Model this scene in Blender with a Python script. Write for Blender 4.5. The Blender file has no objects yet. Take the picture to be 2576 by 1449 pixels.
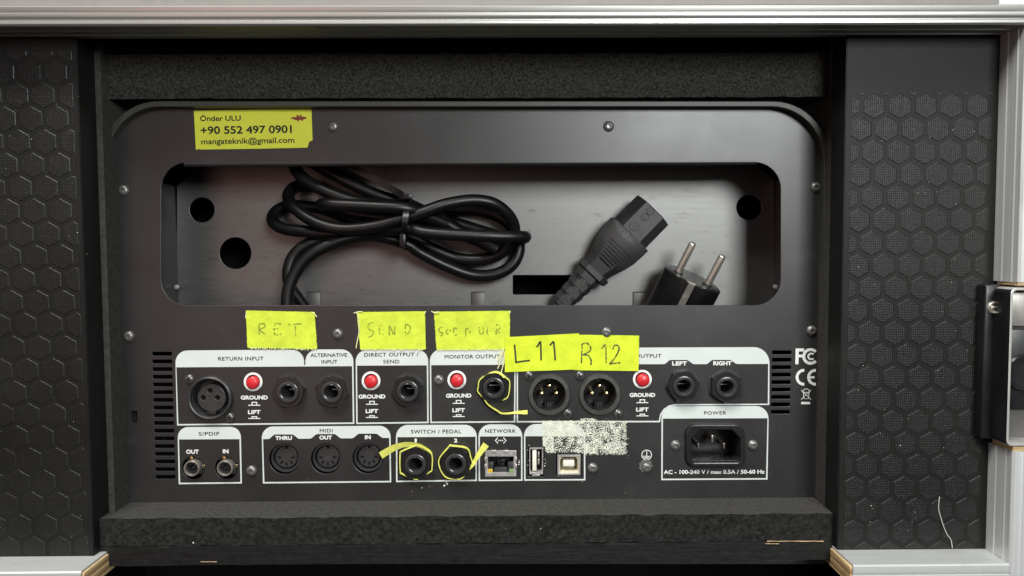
import bpy, bmesh, math, random
from mathutils import Vector, noise, Matrix
rnd = random.Random(7)
SC = bpy.context.scene
COL = SC.collection
MM = 0.001

# ------------------------------------------------------------------ camera
F, CU, CV, DIST = 1935.0, 1288.0, 724.5, 414.0      # focal length and centre of the 2576 px wide view, mm to the panel
PITCH, YAW, ROLL = math.radians(3.0516), math.radians(0.5234), math.radians(0.2543)
_f = Vector((math.sin(YAW)*math.cos(PITCH), math.cos(YAW)*math.cos(PITCH), -math.sin(PITCH)))
_r0 = Vector((math.cos(YAW), -math.sin(YAW), 0)); _d0 = _f.cross(_r0)
_r = _r0*math.cos(ROLL) + _d0*math.sin(ROLL); _d = -_r0*math.sin(ROLL) + _d0*math.cos(ROLL)
cam = bpy.data.objects.new('camera', bpy.data.cameras.new('camera')); COL.objects.link(cam)
cam.data.sensor_width = 36; cam.data.lens = 36*F/2576; cam.data.clip_start = 0.01; cam.data.clip_end = 50
cam.matrix_world = Matrix(((_r.x, -_d.x, -_f.x, 0), (_r.y, -_d.y, -_f.y, -DIST*MM), (_r.z, -_d.z, -_f.z, 0), (0, 0, 0, 1)))
SC.camera = cam

# ------------------------------------------------------------------ room light and lamps
SC.view_settings.view_transform = 'Standard'; SC.view_settings.look = 'None'
SC.view_settings.exposure = 0.0; SC.view_settings.gamma = 1
wd = bpy.data.worlds.new('World'); SC.world = wd; wd.use_nodes = True
wn, wl = wd.node_tree.nodes, wd.node_tree.links
bg = wn['Background']; bg.inputs['Strength'].default_value = 0.26
tc = wn.new('ShaderNodeTexCoord'); sp = wn.new('ShaderNodeSeparateXYZ'); wr = wn.new('ShaderNodeValToRGB')
mr = wn.new('ShaderNodeMapRange'); mr.inputs[1].default_value = -1; mr.inputs[2].default_value = 1
wl.new(tc.outputs['Generated'], sp.inputs[0]); wl.new(sp.outputs['Z'], mr.inputs[0]); wl.new(mr.outputs[0], wr.inputs[0])
wl.new(wr.outputs[0], bg.inputs[0])
wr.color_ramp.elements[0].position = 0.34; wr.color_ramp.elements[0].color = (0.045, 0.045, 0.044, 1)
wr.color_ramp.elements[1].position = 0.66; wr.color_ramp.elements[1].color = (0.85, 0.86, 0.85, 1)

def lamp(name, loc, target, size, power, color, sizey=None):
    l = bpy.data.lights.new(name, 'AREA'); l.energy = power; l.color = color; l.size = size*MM
    if sizey: l.shape = 'RECTANGLE'; l.size_y = sizey*MM
    o = bpy.data.objects.new(name, l); COL.objects.link(o); o.location = Vector(loc)*MM
    o.rotation_euler = (Vector(target)-Vector(loc)).to_track_quat('-Z', 'Y').to_euler()
lamp('ceiling_light', (-300, -640, 1080), (0, -10, 0), 520, 23, (1.0, 0.98, 0.95))
lamp('room_light', (430, -1250, 350), (40, 0, 0), 380, 13, (0.97, 1.0, 0.98))
lamp('red_glow', (-350, -760, -20), (-90, 0, 0), 260, .42, (1.0, 0.52, 0.44), 420)  # added lamp standing in for pink light off someone beside the camera

# ------------------------------------------------------------------ view helpers (mm, x right, y away, z up)
def P(u, v, y=0.0):
    w = _r*((u-CU)/F) + _d*((v-CV)/F) + _f
    t = (y+DIST)/w.y
    return Vector((w.x*t, y, w.z*t))
S0 = DIST/F            # mm per view pixel on the panel
ORG = {}
def tag(o, label=None, cat=None, group=None, kind=None):
    if label: o['label'] = label
    if cat: o['category'] = cat
    if group: o['group'] = group
    if kind: o['kind'] = kind
    return o
def place(o, parent, loc):
    loc = Vector(loc); ORG[o] = loc
    if parent is not None:
        o.parent = parent; o.location = (loc-ORG[parent])*MM
    else: o.location = loc*MM
    return o
def empty(name, loc, label, cat, group=None):
    o = bpy.data.objects.new(name, None); o.empty_display_size = .02; COL.objects.link(o)
    return tag(place(o, None, loc), label, cat, group)
def obj(name, me, mt, parent=None, loc=(0, 0, 0)):
    o = bpy.data.objects.new(name, me); COL.objects.link(o)
    if mt is not None and not me.materials:
        for m in (mt if isinstance(mt, (list, tuple)) else [mt]): me.materials.append(m)
    return place(o, parent, loc)

# ------------------------------------------------------------------ mesh makers: local mm -> metre mesh
def finish(me, ang=35):
    me.update()
    if ang:
        for p in me.polygons: p.use_smooth = True
        me.set_sharp_from_angle(angle=math.radians(ang))
    return me
def mesh(vs, fs, ang=None, name='m'):
    me = bpy.data.meshes.new(name); me.from_pydata([tuple(Vector(v)*MM) for v in vs], [], fs)
    return finish(me, ang)
def bm_mesh(bm, ang=35):
    bmesh.ops.recalc_face_normals(bm, faces=bm.faces)
    for v in bm.verts: v.co *= MM
    me = bpy.data.meshes.new('m'); bm.to_mesh(me); bm.free()
    return finish(me, ang)
def box(x0, x1, y0, y1, z0, z1, bev=0.0, seg=2, ang=35):
    bm = bmesh.new(); r = bmesh.ops.create_cube(bm, size=1)
    for v in r['verts']:
        v.co = Vector(((x0+x1)/2+v.co.x*(x1-x0), (y0+y1)/2+v.co.y*(y1-y0), (z0+z1)/2+v.co.z*(z1-z0)))
    if bev: bmesh.ops.bevel(bm, geom=list(bm.edges), offset=bev, segments=seg, affect='EDGES', profile=.5)
    return bm_mesh(bm, ang)
def lathe(prof, n=32, ang=40, off=0.0, rfun=None):
    """revolve (radius, height towards the viewer) about the y axis"""
    vs, fs = [], []
    for i, (r, h) in enumerate(prof):
        for k in range(n):
            a = 2*math.pi*k/n+off; rr = max(r, 1e-4)
            if rfun: rr = rfun(i, rr, a)
            vs.append((rr*math.cos(a), -h, rr*math.sin(a)))
    for i in range(len(prof)-1):
        for k in range(n):
            k2 = (k+1) % n
            fs.append((i*n+k, i*n+k2, (i+1)*n+k2, (i+1)*n+k))
    bm = bmesh.new(); bv = [bm.verts.new(v) for v in vs]
    for f in fs:
        try: bm.faces.new([bv[i] for i in f])
        except ValueError: pass
    return bm_mesh(bm, ang)
def flat(outer, holes=(), depth=0.0, bevel=0.0, y=0.0, ang=35):
    """filled outline in the x,z plane with holes; depth = thickness, y = centre plane"""
    cu = bpy.data.curves.new('c', 'CURVE'); cu.dimensions = '2D'; cu.fill_mode = 'BOTH'
    cu.extrude = max(depth/2-bevel, 0); cu.bevel_depth = bevel; cu.bevel_resolution = 1
    if bevel: cu.offset = -bevel
    for ring in [outer]+list(holes):
        s = cu.splines.new('POLY'); s.points.add(len(ring)-1); s.use_cyclic_u = True
        for p, q in zip(s.points, ring): p.co = (q[0], q[1], 0, 1)
    return curve_mesh(cu, y, ang)
def curve_mesh(cu, y=0.0, ang=35, fix=None):
    o = bpy.data.objects.new('tmp', cu); COL.objects.link(o)
    dg = bpy.context.evaluated_depsgraph_get(); me = bpy.data.meshes.new_from_object(o.evaluated_get(dg))
    bpy.data.objects.remove(o); bpy.data.curves.remove(cu); me.materials.clear()
    for v in me.vertices:
        c = v.co
        if fix: v.co = fix(c)
        else: v.co = Vector((c.x, y-c.z, c.y))*MM
    return finish(me, ang)
def spline(pts, step=1.0):
    pts = [Vector(p) for p in pts]; out = []
    q = [2*pts[0]-pts[1]]+pts+[2*pts[-1]-pts[-2]]
    for i in range(1, len(q)-2):
        a, b, c, d = q[i-1:i+3]; n = max(2, int((c-b).length/step))
        for k in range(n):
            t = k/n
            out.append(.5*((2*b)+(c-a)*t+(2*a-5*b+4*c-d)*t*t+(3*b-a-3*c+d)*t**3))
    out.append(pts[-1]); return out
def sweep(path, w, h, n=12, ang=50, ref=Vector((0, -1, 0)), taper=None, square=False):
    """tube of half sizes w (across) and h (towards ref) along the path"""
    vs, fs = [], []; N = len(path)
    for i, p in enumerate(path):
        t = (path[min(i+1, N-1)]-path[max(i-1, 0)]).normalized()
        s = t.cross(ref)
        if s.length < .05: s = t.cross(Vector((1, 0, 0)))
        s.normalize(); b = s.cross(t).normalized()
        k = taper(i/(N-1)) if taper else 1
        for j in range(n):
            a = 2*math.pi*(j+.5)/n; ca, sa = math.cos(a), math.sin(a)
            if square: ca = math.copysign(1, ca); sa = math.copysign(1, sa)
            vs.append(p+s*ca*w*k+b*sa*h*k)
    for i in range(N-1):
        for j in range(n):
            j2 = (j+1) % n; fs.append((i*n+j, i*n+j2, (i+1)*n+j2, (i+1)*n+j))
    fs.append(tuple(range(n))[::-1]); fs.append(tuple((N-1)*n+j for j in range(n)))
    bm = bmesh.new(); bv = [bm.verts.new(v) for v in vs]
    for f in fs: bm.faces.new([bv[i] for i in f])
    return bm_mesh(bm, ang)
def loft(rings, ang=35):
    n = len(rings[0]); bm = bmesh.new(); R = [[bm.verts.new(p) for p in r] for r in rings]
    for a, b in zip(R, R[1:]):
        for j in range(n): bm.faces.new([a[j], a[(j+1) % n], b[(j+1) % n], b[j]])
    bm.faces.new(R[0][::-1]); bm.faces.new(R[-1])
    return bm_mesh(bm, ang)
def joined(ms, ang=35):
    bm = bmesh.new()
    for m in ms: bm.from_mesh(m)
    me = bpy.data.meshes.new('m'); bm.to_mesh(me); bm.free()
    for m in ms: bpy.data.meshes.remove(m)
    return finish(me, ang)
def rp(pts, n=7):
    """outline with rounded corners: points (u, v, radius)"""
    out = []; N = len(pts)
    for i, (u, v, r) in enumerate(pts):
        p = Vector((u, v))
        if not r: out.append(p); continue
        a = Vector(pts[i-1][:2]); b = Vector(pts[(i+1) % N][:2])
        d1 = (a-p).normalized(); d2 = (b-p).normalized()
        half = math.acos(max(-1, min(1, d1.dot(d2))))/2; t = min(r/math.tan(half), (a-p).length*.98, (b-p).length*.98)
        rr = t*math.tan(half); c = p+(d1+d2).normalized()*(rr/math.sin(half))
        s, e = p+d1*t-c, p+d2*t-c; a0 = math.atan2(s.y, s.x); da = (math.atan2(e.y, e.x)-a0+math.pi) % (2*math.pi)-math.pi
        for k in range(n+1):
            x = a0+da*k/n; out.append(c+Vector((math.cos(x), math.sin(x)))*rr)
    return out
def XZ(pts, y=0.0):
    return [(q.x, q.z) for q in (P(p[0], p[1], y) for p in pts)]
def circ(u, v, r, n=28):
    return [(u+r*math.cos(2*math.pi*k/n), v+r*math.sin(2*math.pi*k/n)) for k in range(n)]
def rect(u0, v0, u1, v1): return [(u0, v0), (u1, v0), (u1, v1), (u0, v1)]

# ------------------------------------------------------------------ materials
def mat(name, col, rough=.5, metal=0.0, spec=.5, var=0.0, vscale=(60, 60, 60), bump=0.0, bscale=(900, 900, 900), dark=None,
        rvar=0.0, bdist=.0004, detail=4, coat=0.0):
    m = bpy.data.materials.new(name); m.use_nodes = True; nt = m.node_tree; N, L = nt.nodes, nt.links
    b = N['Principled BSDF']; b.inputs['Roughness'].default_value = rough; b.inputs['Metallic'].default_value = metal
    b.inputs['Specular IOR Level'].default_value = spec; b.inputs['Base Color'].default_value = (*col, 1)
    if coat: b.inputs['Coat Weight'].default_value = coat
    g = N.new('ShaderNodeNewGeometry')
    def tex(scale, det=detail, ro=.6):
        mp = N.new('ShaderNodeMapping'); mp.inputs['Scale'].default_value = scale; L.new(g.outputs['Position'], mp.inputs['Vector'])
        t = N.new('ShaderNodeTexNoise'); t.inputs['Scale'].default_value = 1; t.inputs['Detail'].default_value = det
        t.inputs['Roughness'].default_value = ro; L.new(mp.outputs[0], t.inputs['Vector']); return t
    if var:
        t = tex(vscale); r = N.new('ShaderNodeValToRGB'); r.color_ramp.elements[0].position = .32; r.color_ramp.elements[1].position = .68
        d = dark if dark else tuple(c*(1-var) for c in col)
        r.color_ramp.elements[0].color = (*d, 1); r.color_ramp.elements[1].color = (*[min(1, c*(1+var*.6)) for c in col], 1)
        L.new(t.outputs[0], r.inputs[0]); L.new(r.outputs[0], b.inputs['Base Color'])
        if rvar:
            q = N.new('ShaderNodeMapRange'); q.inputs[3].default_value = rough-rvar; q.inputs[4].default_value = rough+rvar
            L.new(t.outputs[0], q.inputs[0]); L.new(q.outputs[0], b.inputs['Roughness'])
    if bump:
        t = tex(bscale, 3); bn = N.new('ShaderNodeBump'); bn.inputs['Strength'].default_value = bump; bn.inputs['Distance'].default_value = bdist
        L.new(t.outputs[0], bn.inputs['Height']); L.new(bn.outputs[0], b.inputs['Normal'])
    return m
def specks(m, col, scale, lo, hi, stretch=(1, 1, 1), amount=1.0):
    """scratches or specks of another colour over a material"""
    nt = m.node_tree; N, L = nt.nodes, nt.links; b = N['Principled BSDF']; inp = b.inputs['Base Color']
    g = N.new('ShaderNodeNewGeometry'); mp = N.new('ShaderNodeMapping'); mp.inputs['Scale'].default_value = tuple(scale*s for s in stretch)
    L.new(g.outputs['Position'], mp.inputs['Vector']); t = N.new('ShaderNodeTexNoise'); t.inputs['Scale'].default_value = 1
    t.inputs['Detail'].default_value = 5; t.inputs['Roughness'].default_value = .65; L.new(mp.outputs[0], t.inputs['Vector'])
    r = N.new('ShaderNodeMapRange'); r.inputs[1].default_value = lo; r.inputs[2].default_value = hi; r.inputs[4].default_value = amount
    L.new(t.outputs[0], r.inputs[0]); mx = N.new('ShaderNodeMix'); mx.data_type = 'RGBA'
    L.new(r.outputs[0], mx.inputs['Factor']); mx.inputs['B'].default_value = (*col, 1)
    if inp.links: L.new(inp.links[0].from_socket, mx.inputs['A'])
    else: mx.inputs['A'].default_value = inp.default_value
    L.new(mx.outputs['Result'], inp); return m
def weave(m, px, pz, strength, dist, crease=0.0):
    """woven relief with periods px, pz in mm mixed with noise"""
    nt = m.node_tree; N, L = nt.nodes, nt.links; b = N['Principled BSDF']; g = N.new('ShaderNodeNewGeometry'); hs = []
    ns = N.new('ShaderNodeTexNoise'); ns.inputs['Scale'].default_value = 420; ns.inputs['Detail'].default_value = 2; L.new(g.outputs['Position'], ns.inputs['Vector'])
    for ax, per in (('X', px), ('Z', pz)):
        if not per: continue
        w = N.new('ShaderNodeTexWave'); w.wave_type = 'BANDS'; w.bands_direction = ax; w.inputs['Scale'].default_value = .314*1000/per
        w.inputs['Distortion'].default_value = 2.6; w.inputs['Detail Scale'].default_value = 2.0
        L.new(g.outputs['Position'], w.inputs['Vector']); hs.append(w.outputs['Fac'])
    h = hs[0]
    if len(hs) > 1:
        a = N.new('ShaderNodeMath'); a.operation = 'MULTIPLY'; L.new(hs[0], a.inputs[0]); L.new(hs[1], a.inputs[1]); h = a.outputs[0]
    a = N.new('ShaderNodeMath'); a.operation = 'MULTIPLY'; L.new(h, a.inputs[0]); L.new(ns.outputs[0], a.inputs[1])
    big = N.new('ShaderNodeTexNoise'); big.inputs['Scale'].default_value = 95; big.inputs['Detail'].default_value = 3; L.new(g.outputs['Position'], big.inputs['Vector'])
    c = N.new('ShaderNodeMath'); c.operation = 'MULTIPLY_ADD'; c.inputs[1].default_value = crease; L.new(big.outputs[0], c.inputs[0]); L.new(a.outputs[0], c.inputs[2])
    bn = N.new('ShaderNodeBump'); bn.inputs['Strength'].default_value = strength; bn.inputs['Distance'].default_value = dist
    L.new(c.outputs[0], bn.inputs['Height']); L.new(bn.outputs[0], b.inputs['Normal']); return m

PANEL = specks(mat('panel_powder_coat', (.022, .022, .0222), .36, 0, .6, .22, (18, 18, 18), .35, (2600, 2600, 2600), bdist=.00006, rvar=.09), (.12, .12, .12), 260, .70, .80, amount=.6)
PANEL = specks(PANEL, (.075, .075, .075), 34, .60, .80, (1, 1, 1.6), .35)
SHELL = mat('shell_textured_paint', (.036, .039, .033), .45, 0, .5, .2, (300, 300, 300), .6, (2200, 2200, 2200), bdist=.0001)
INSIDE = mat('inside_black', (.006, .006, .006), .9, 0, .1)
ZINC = mat('brushed_zinc', (.195, .195, .192), .46, .9, .5, .08, (60, 90, 520), .3, (120, 900, 3000), rvar=.08, bdist=.00005)
ZINC = specks(ZINC, (.12, .105, .095), 120, .60, .72, (1, 1, 1.8), .6)
TABM = mat('tab_zinc', (.13, .125, .12), .5, .7, .5, .1, (60, 90, 520))
WALLG = mat('cavity_wall_zinc', (.08, .08, .08), .5, .6)
ALU_H = mat('aluminium_horizontal', (.50, .50, .48), .36, .75, .5, .10, (8, 900, 900), .15, (10, 1500, 1500), rvar=.08, bdist=.00006)
ALU_V = mat('aluminium_vertical', (.70, .72, .72), .42, .45, .5, .10, (900, 900, 8), .15, (1500, 1500, 10), rvar=.08, bdist=.00006)
ALU_B = mat('aluminium_anodised', (.56, .58, .57), .5, .35, .5, .08, (10, 400, 400), .1, (10, 1500, 1500), bdist=.00005)
ALU_H = specks(ALU_H, (.10, .095, .09), 42, .66, .76, (.25, 3, 3), .6); ALU_V = specks(ALU_V, (.30, .29, .27), 42, .62, .76, (3, 3, .25), .6)
ALU_B = specks(ALU_B, (.33, .32, .28), 55, .60, .76, (.5, 1, 1), .6)
FOAM3 = mat('foam_torn_face', (.021, .021, .020), 1, 0, .12, .6, (500, 500, 500), .8, (620, 620, 620), bdist=.0006)
LIDM = mat('lid_laminate', (.30, .282, .268), .6, 0, .4, .06, (150, 150, 150))
FOAM = mat('foam_black', (.040, .040, .037), 1, 0, .12, .8, (850, 850, 850), 1.0, (800, 800, 800), bdist=.0008)
FOAM2 = specks(mat('foam_lit_specked', (.052, .051, .046), 1, 0, .15, .3, (420, 420, 420), .35, (900, 900, 900), bdist=.0002), (.20, .20, .18), 420, .76, .84, amount=.5)  # paler foam with its lit tone put into the colour, plus pale specks
BOARD = specks(mat('phenolic_film', (.0125, .0125, .012), .5, 0, .2, .35, (14, 14, 14), .3, (900, 900, 900), bdist=.0001), (.22, .22, .21), 330, .74, .80, amount=.6)
PAD = weave(mat('phenolic_film_woven', (.011, .011, .0105), .44, 0, .34, .35, (14, 14, 14), rvar=.10), .95, .85, .8, .00024)
EDGE = specks(mat('black_painted_edge', (.007, .007, .007), .55, 0, .35, .4, (300, 300, 300), .5, (600, 600, 60), bdist=.0004), (.10, .10, .09), 55, .66, .78, (6, 6, 1), .55)
EDGE_X = specks(mat('black_painted_floor_edge', (.008, .008, .008), .55, 0, .35, .4, (300, 300, 300), .5, (60, 600, 600), bdist=.0004), (.16, .15, .13), 40, .68, .78, (1, 5, 6), .6)
PRINT = mat('white_screen_print', (.62, .665, .645), .5, 0, .4, .05, (60, 60, 60))
BOLD = mat('white_lettering', (.74, .76, .74), .5, 0, .4)
INK = mat('black_print', (.010, .010, .010), .55, 0, .4)
TAPE = weave(mat('fluorescent_cloth_tape', (.61, .73, .06), .8, 0, .2, .14, (110, 110, 110)), .62, None, .6, .00026, 5.0)
TAPE2 = weave(mat('fluorescent_fine_tape', (.64, .76, .035), .7, 0, .25, .12, (120, 120, 120)), .5, .5, .5, .0002, 6.0)
STRIP = mat('yellow_tape_strip', (.72, .73, .15), .75, 0, .25, .15, (250, 250, 250))
THREAD = mat('pale_yellow_thread', (.78, .78, .40), .8, 0, .2)
STICK = specks(mat('yellow_sticker', (.66, .70, .055), .45, 0, .4, .05, (90, 90, 90)), (.38, .38, .05), 140, .66, .80, amount=.5)
MARKER = mat('faded_marker', (.25, .31, .04), .8, 0, .2)
LOGO = mat('red_brown_print', (.22, .045, .03), .6, 0, .3)
RUB = mat('cable_rubber', (.0055, .0055, .0055), .38, 0, .42, .25, (200, 200, 200), .15, (1200, 1200, 1200), rvar=.06, bdist=.0001)
RUB2 = mat('connector_rubber', (.038, .038, .038), .46, 0, .5, .15, (200, 200, 200), .3, (2200, 2200, 2200), bdist=.00008)
PLUGM = mat('plug_plastic', (.0075, .0075, .0075), .32, 0, .5, .3, (200, 200, 200))
TIE = mat('tie_nylon', (.004, .004, .004), .32, 0, .4)
RIMG = mat('worn_cast_rim', (.062, .061, .058), .42, .2, .5, .3, (300, 300, 300), .3, (900, 900, 900), bdist=.0001)
BUSHM = mat('bushing_plastic', (.036, .036, .036), .22, 0, .6)
BLK = mat('black_plastic', (.015, .015, .015), .26, 0, .5, .2, (300, 300, 300))
BLK2 = mat('black_plastic_matt', (.034, .034, .034), .40, 0, .5, .2, (300, 300, 300))
DARK = mat('dark_recess', (.004, .004, .004), .6, 0, .3)  # near-black that stands in for shade in slots, holes and socket floors
NICK = mat('nickel', (.62, .58, .52), .25, .8, .5, .1, (300, 300, 300))
TIN = mat('tinned_steel', (.58, .56, .54), .38, .6, .5, .25, (260, 260, 260))
GOLD = mat('gold_contact', (.80, .66, .34), .25, 1)
SCREW = mat('dark_zinc_screw', (.21, .21, .205), .38, .6, .5, .2, (500, 500, 500))
SCREWB = mat('black_screw', (.13, .13, .128), .3, .6, .5, .2, (500, 500, 500))
RED = mat('red_button', (.62, .022, .028), .38, 0, .5, .05, (200, 200, 200), coat=.2)
CREAM = mat('cream_plastic', (.66, .62, .46), .45, 0, .5)
WHITEP = mat('white_plastic', (.80, .78, .68), .4, 0, .5)
PLY_L = mat('plywood_light', (.68, .49, .26), .75, 0, .3, .25, (60, 60, 700))
PLY_D = mat('plywood_dark', (.38, .24, .11), .8, 0, .3, .35, (60, 60, 700))
CHROME = mat('latch_steel', (.66, .65, .62), .36, .6, .5, .15, (100, 100, 40))
LATCHB = mat('latch_black_steel', (.022, .022, .024), .3, .35, .5, .4, (60, 60, 30), rvar=.12)
RESID = mat('adhesive_residue', (.70, .72, .60), .85, 0, .2, .22, (350, 350, 350), .6, (900, 900, 900), bdist=.0003)
RESID2 = mat('adhesive_film', (.68, .73, .50), .8, 0, .2, .14, (300, 300, 300))

# ================================================================== FLIGHT CASE
YB, YF, YE = -31.0, -50.0, -15.0                      # hex board face, aluminium front, rear edge of the hex boards
XL, XR = P(211, 700, YB).x, P(2121, 700, YB).x        # sides of the opening
ZT = P(1288, 91, YB).z                                # underside of the top rail
ZB = P(2300, 1382, YB).z                              # top of the bottom rails
XO = P(2499, 700, YB).x                               # inner face of the right rail
XFAR = P(0, 700, YB).x-40
case = empty('flight_case', (0, 0, ZB-11), 'black flight case with hexagon textured boards, aluminium rails and foam lining around the unit', 'flight case')
bl = obj('side_board', box(XFAR, XL, YB, YE, ZB-1, ZT+12), BOARD, case)
br = obj('side_board', box(XR, XO+8, YB, YE, ZB-1, ZT+12), BOARD, case)
# embossed hexagons
def clip(poly, x0, x1, z0, z1):
    for ax, lim, sg in ((0, x0, 1), (0, x1, -1), (1, z0, 1), (1, z1, -1)):
        out = []
        for i, p in enumerate(poly):
            q = poly[(i+1) % len(poly)]; a, b = sg*(p[ax]-lim), sg*(q[ax]-lim)
            if a >= 0: out.append(p)
            if a*b < 0: t = a/(a-b); out.append((p[0]+(q[0]-p[0])*t, p[1]+(q[1]-p[1])*t))
        poly = out
        if not poly: return poly
    return poly
PITX = 65*(DIST+YB)/F; PITZ = PITX*.877
def hexring(r): return [(r*math.sin(math.pi/3*k), r*math.cos(math.pi/3*k)) for k in range(6)]
RO, RI, HH = PITX*.49, PITX*.46, .20
def padmesh(o, i):
    n = len(o); return mesh([(x, 0, z) for x, z in o]+[(x, -HH, z) for x, z in i], [tuple(range(n, 2*n))]+[(k, n+k, n+(k+1) % n, (k+1) % n) for k in range(n)][::1])
def fixn(me):
    bm = bmesh.new(); bm.from_mesh(me); bmesh.ops.recalc_face_normals(bm, faces=bm.faces)
    top = max(bm.faces, key=lambda f: f.calc_area())
    if top.normal.y > 0: bmesh.ops.reverse_faces(bm, faces=bm.faces)
    bm.to_mesh(me); bm.free(); return me
FULL = fixn(padmesh(hexring(RO), hexring(RI)))
def emboss(board, x0, x1, z0, z1, ref):
    for j in range(-30, 31):
        for i in range(-14, 15):
            cx = ref.x+(i+.5*(j % 2))*PITX; cz = ref.z-j*PITZ
            if cx < x0-RO or cx > x1+RO or cz < z0-RO or cz > z1+RO: continue
            o = [(cx+a, cz+b) for a, b in hexring(RO)]
            if x0 <= cx-RO and cx+RO <= x1 and z0 <= cz-RO and cz+RO <= z1:
                obj('hexagon', FULL, PAD, board, (cx, YB-.01, cz)); continue
            c = clip(o, x0, x1, z0, z1)
            if len(c) < 3: continue
            area = abs(sum(c[k][0]*c[(k+1) % len(c)][1]-c[(k+1) % len(c)][0]*c[k][1] for k in range(len(c)))/2)
            if area < 4: continue
            mx, mz = sum(p[0] for p in c)/len(c), sum(p[1] for p in c)/len(c)
            c = [(p[0]-mx, p[1]-mz) for p in c]; inn = [(p[0]*.9, p[1]*.9) for p in c]
            obj('hexagon', fixn(padmesh(c, inn)), PAD, board, (mx, YB-.01, mz))
emboss(bl, P(-30, 700, YB).x, XL-2.2, ZB+.5, P(100, 128, YB).z, P(73.5, 181.7, YB))
emboss(br, XR+2.6, XO-3, ZB+.5, P(2300, 232, YB).z, P(2264, 267, YB))
# painted inner edges of the boards and foam lining
obj('board_edge', box(XL-.2, XL+.35, YB+.4, YE, ZB-1, ZT+8), EDGE, case)
obj('board_edge', box(XR-.35, XR+.2, YB+.4, YE, ZB-1, ZT+8), EDGE, case)
def rough_slab(x0, x1, y0, y1, z0, z1, cell, amp, front=True, top=False, fr=.9, edge=.5):
    """foam block whose front (and top) is a fine grid with torn relief"""
    vs, fs = [], []; nx = max(2, int((x1-x0)/cell)); nz = max(2, int((z1-z0)/cell)); ny = max(2, int((y1-y0)/(cell*1.5)))
    def d(x, y, z): return amp*(noise.noise(Vector((x*fr, y*fr, z*fr)))+.6*noise.noise(Vector((x*.22, y*.22, z*.22+9))))
    def grid(f, a, b, flip):
        o = len(vs)
        for i in range(a+1):
            for j in range(b+1): vs.append(f(i/a, j/b))
        for i in range(a):
            for j in range(b):
                q = (o+i*(b+1)+j, o+(i+1)*(b+1)+j, o+(i+1)*(b+1)+j+1, o+i*(b+1)+j+1); fs.append(q[::-1] if flip else q)
    def front_f(s, t):
        x, z = x0+(x1-x0)*s, z0+(z1-z0)*t
        e = edge*noise.noise(Vector((x*.12, 3.1, z0)))*(1 if t > .97 or t < .03 else 0)
        return (x, y0+d(x, 0, z), z+e)
    grid(front_f, nx, nz, False)
    def top_f(s, t):
        x, y = x0+(x1-x0)*s, y0+(y1-y0)*t
        return (x, y+(d(x, 0, z1) if t == 0 else 0), z1+(edge*noise.noise(Vector((x*.12, 3.1, z0))) if t == 0 else .12*d(x, y*1.3, 50)))
    grid(top_f, nx, ny if top else 1, False)
    def bot_f(s, t):
        x, y = x0+(x1-x0)*s, y0+(y1-y0)*t
        return (x, y+(d(x, 0, z0) if t == 0 else 0), z0+(edge*noise.noise(Vector((x*.12, 3.1, z0))) if t == 0 else 0))
    grid(bot_f, nx, 1, True)
    for xx, fl in ((x0, False), (x1, True)):
        grid(lambda s, t: (xx, y0+(y1-y0)*s+(d(xx, 0, z0+(z1-z0)*t) if s == 0 else 0), z0+(z1-z0)*t), 1, nz, not fl)
    bm = bmesh.new(); bv = [bm.verts.new(v) for v in vs]
    for f in fs: bm.faces.new([bv[i] for i in f])
    bmesh.ops.remove_doubles(bm, verts=bm.verts, dist=.001)
    return bm_mesh(bm, 60)
ZFT0, ZFT1 = P(1288, 246, -8).z, P(1288, 134, -8).z
obj('top_edge_board', box(XL, XR, -10, 20, ZFT1+.4, ZT+10), INSIDE, case)  # near-black colour holds the deep shade under the top rail
obj('light_leak_cover', box(XFAR, XO, YB+2.5, 60, ZT+12.5, ZT+16), INSIDE, case)  # unseen cover added to stop light leaking in above the opening
obj('foam_lining', rough_slab(XL+.6, XR-.6, -8, 20, ZFT0, ZFT1, .62, .55, fr=.85), FOAM, case)
ZF1 = P(1288, 1297, -25).z; ZF0 = P(1288, 1366, -25).z
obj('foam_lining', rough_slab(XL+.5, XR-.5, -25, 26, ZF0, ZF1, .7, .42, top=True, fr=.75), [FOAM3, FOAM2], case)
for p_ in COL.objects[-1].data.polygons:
    if p_.normal.z > .75: p_.material_index = 1  # upward faces take the paler foam, overhead light put into colour
obj('foam_lining', box(XL-10, XL+3.4, YE, 40, ZF1-8, ZFT1+4), FOAM2, case)
obj('foam_lining', box(XR+.5, XR+10, YE, 40, ZF1-8, ZFT1+4), FOAM2, case)
obj('floor_board', rough_slab(XL-6, XR+6, -25.5, 60, ZF0-10.2, ZF0-.25, 1.6, .16, fr=.3, edge=.35), EDGE_X, case)
# added black box that keeps the space below the cut-out dark
obj('dark_void_box', joined([box(XL-60, XR+60, 150, 156, ZF0-160, ZF0-11), box(XL-66, XL-60, -10, 156, ZF0-160, ZF0-11),
    box(XR+60, XR+66, -10, 156, ZF0-160, ZF0-11), box(XL-66, XR+66, -18, 156, ZF0-170, ZF0-160)]), INSIDE, case)
# worn light spots on the floor edge
for (u0, u1, v0, v1) in ((1930, 2072, 1360.5, 1363), (1925, 1960, 1367, 1369), (505, 545, 1412.5, 1414.5)):
    bmv = []; n = 10
    up = [(u0+(u1-u0)*k/n, v0+(v1-v0)*(.4*rnd.random())) for k in range(n+1)]; dn = [(u0+(u1-u0)*k/n, v1-(v1-v0)*(.5*rnd.random())) for k in range(n, -1, -1)]
    obj('worn_patch', flat(XZ(up+dn, -26.1), depth=.1, y=-26.0), PLY_L, case)

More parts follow.
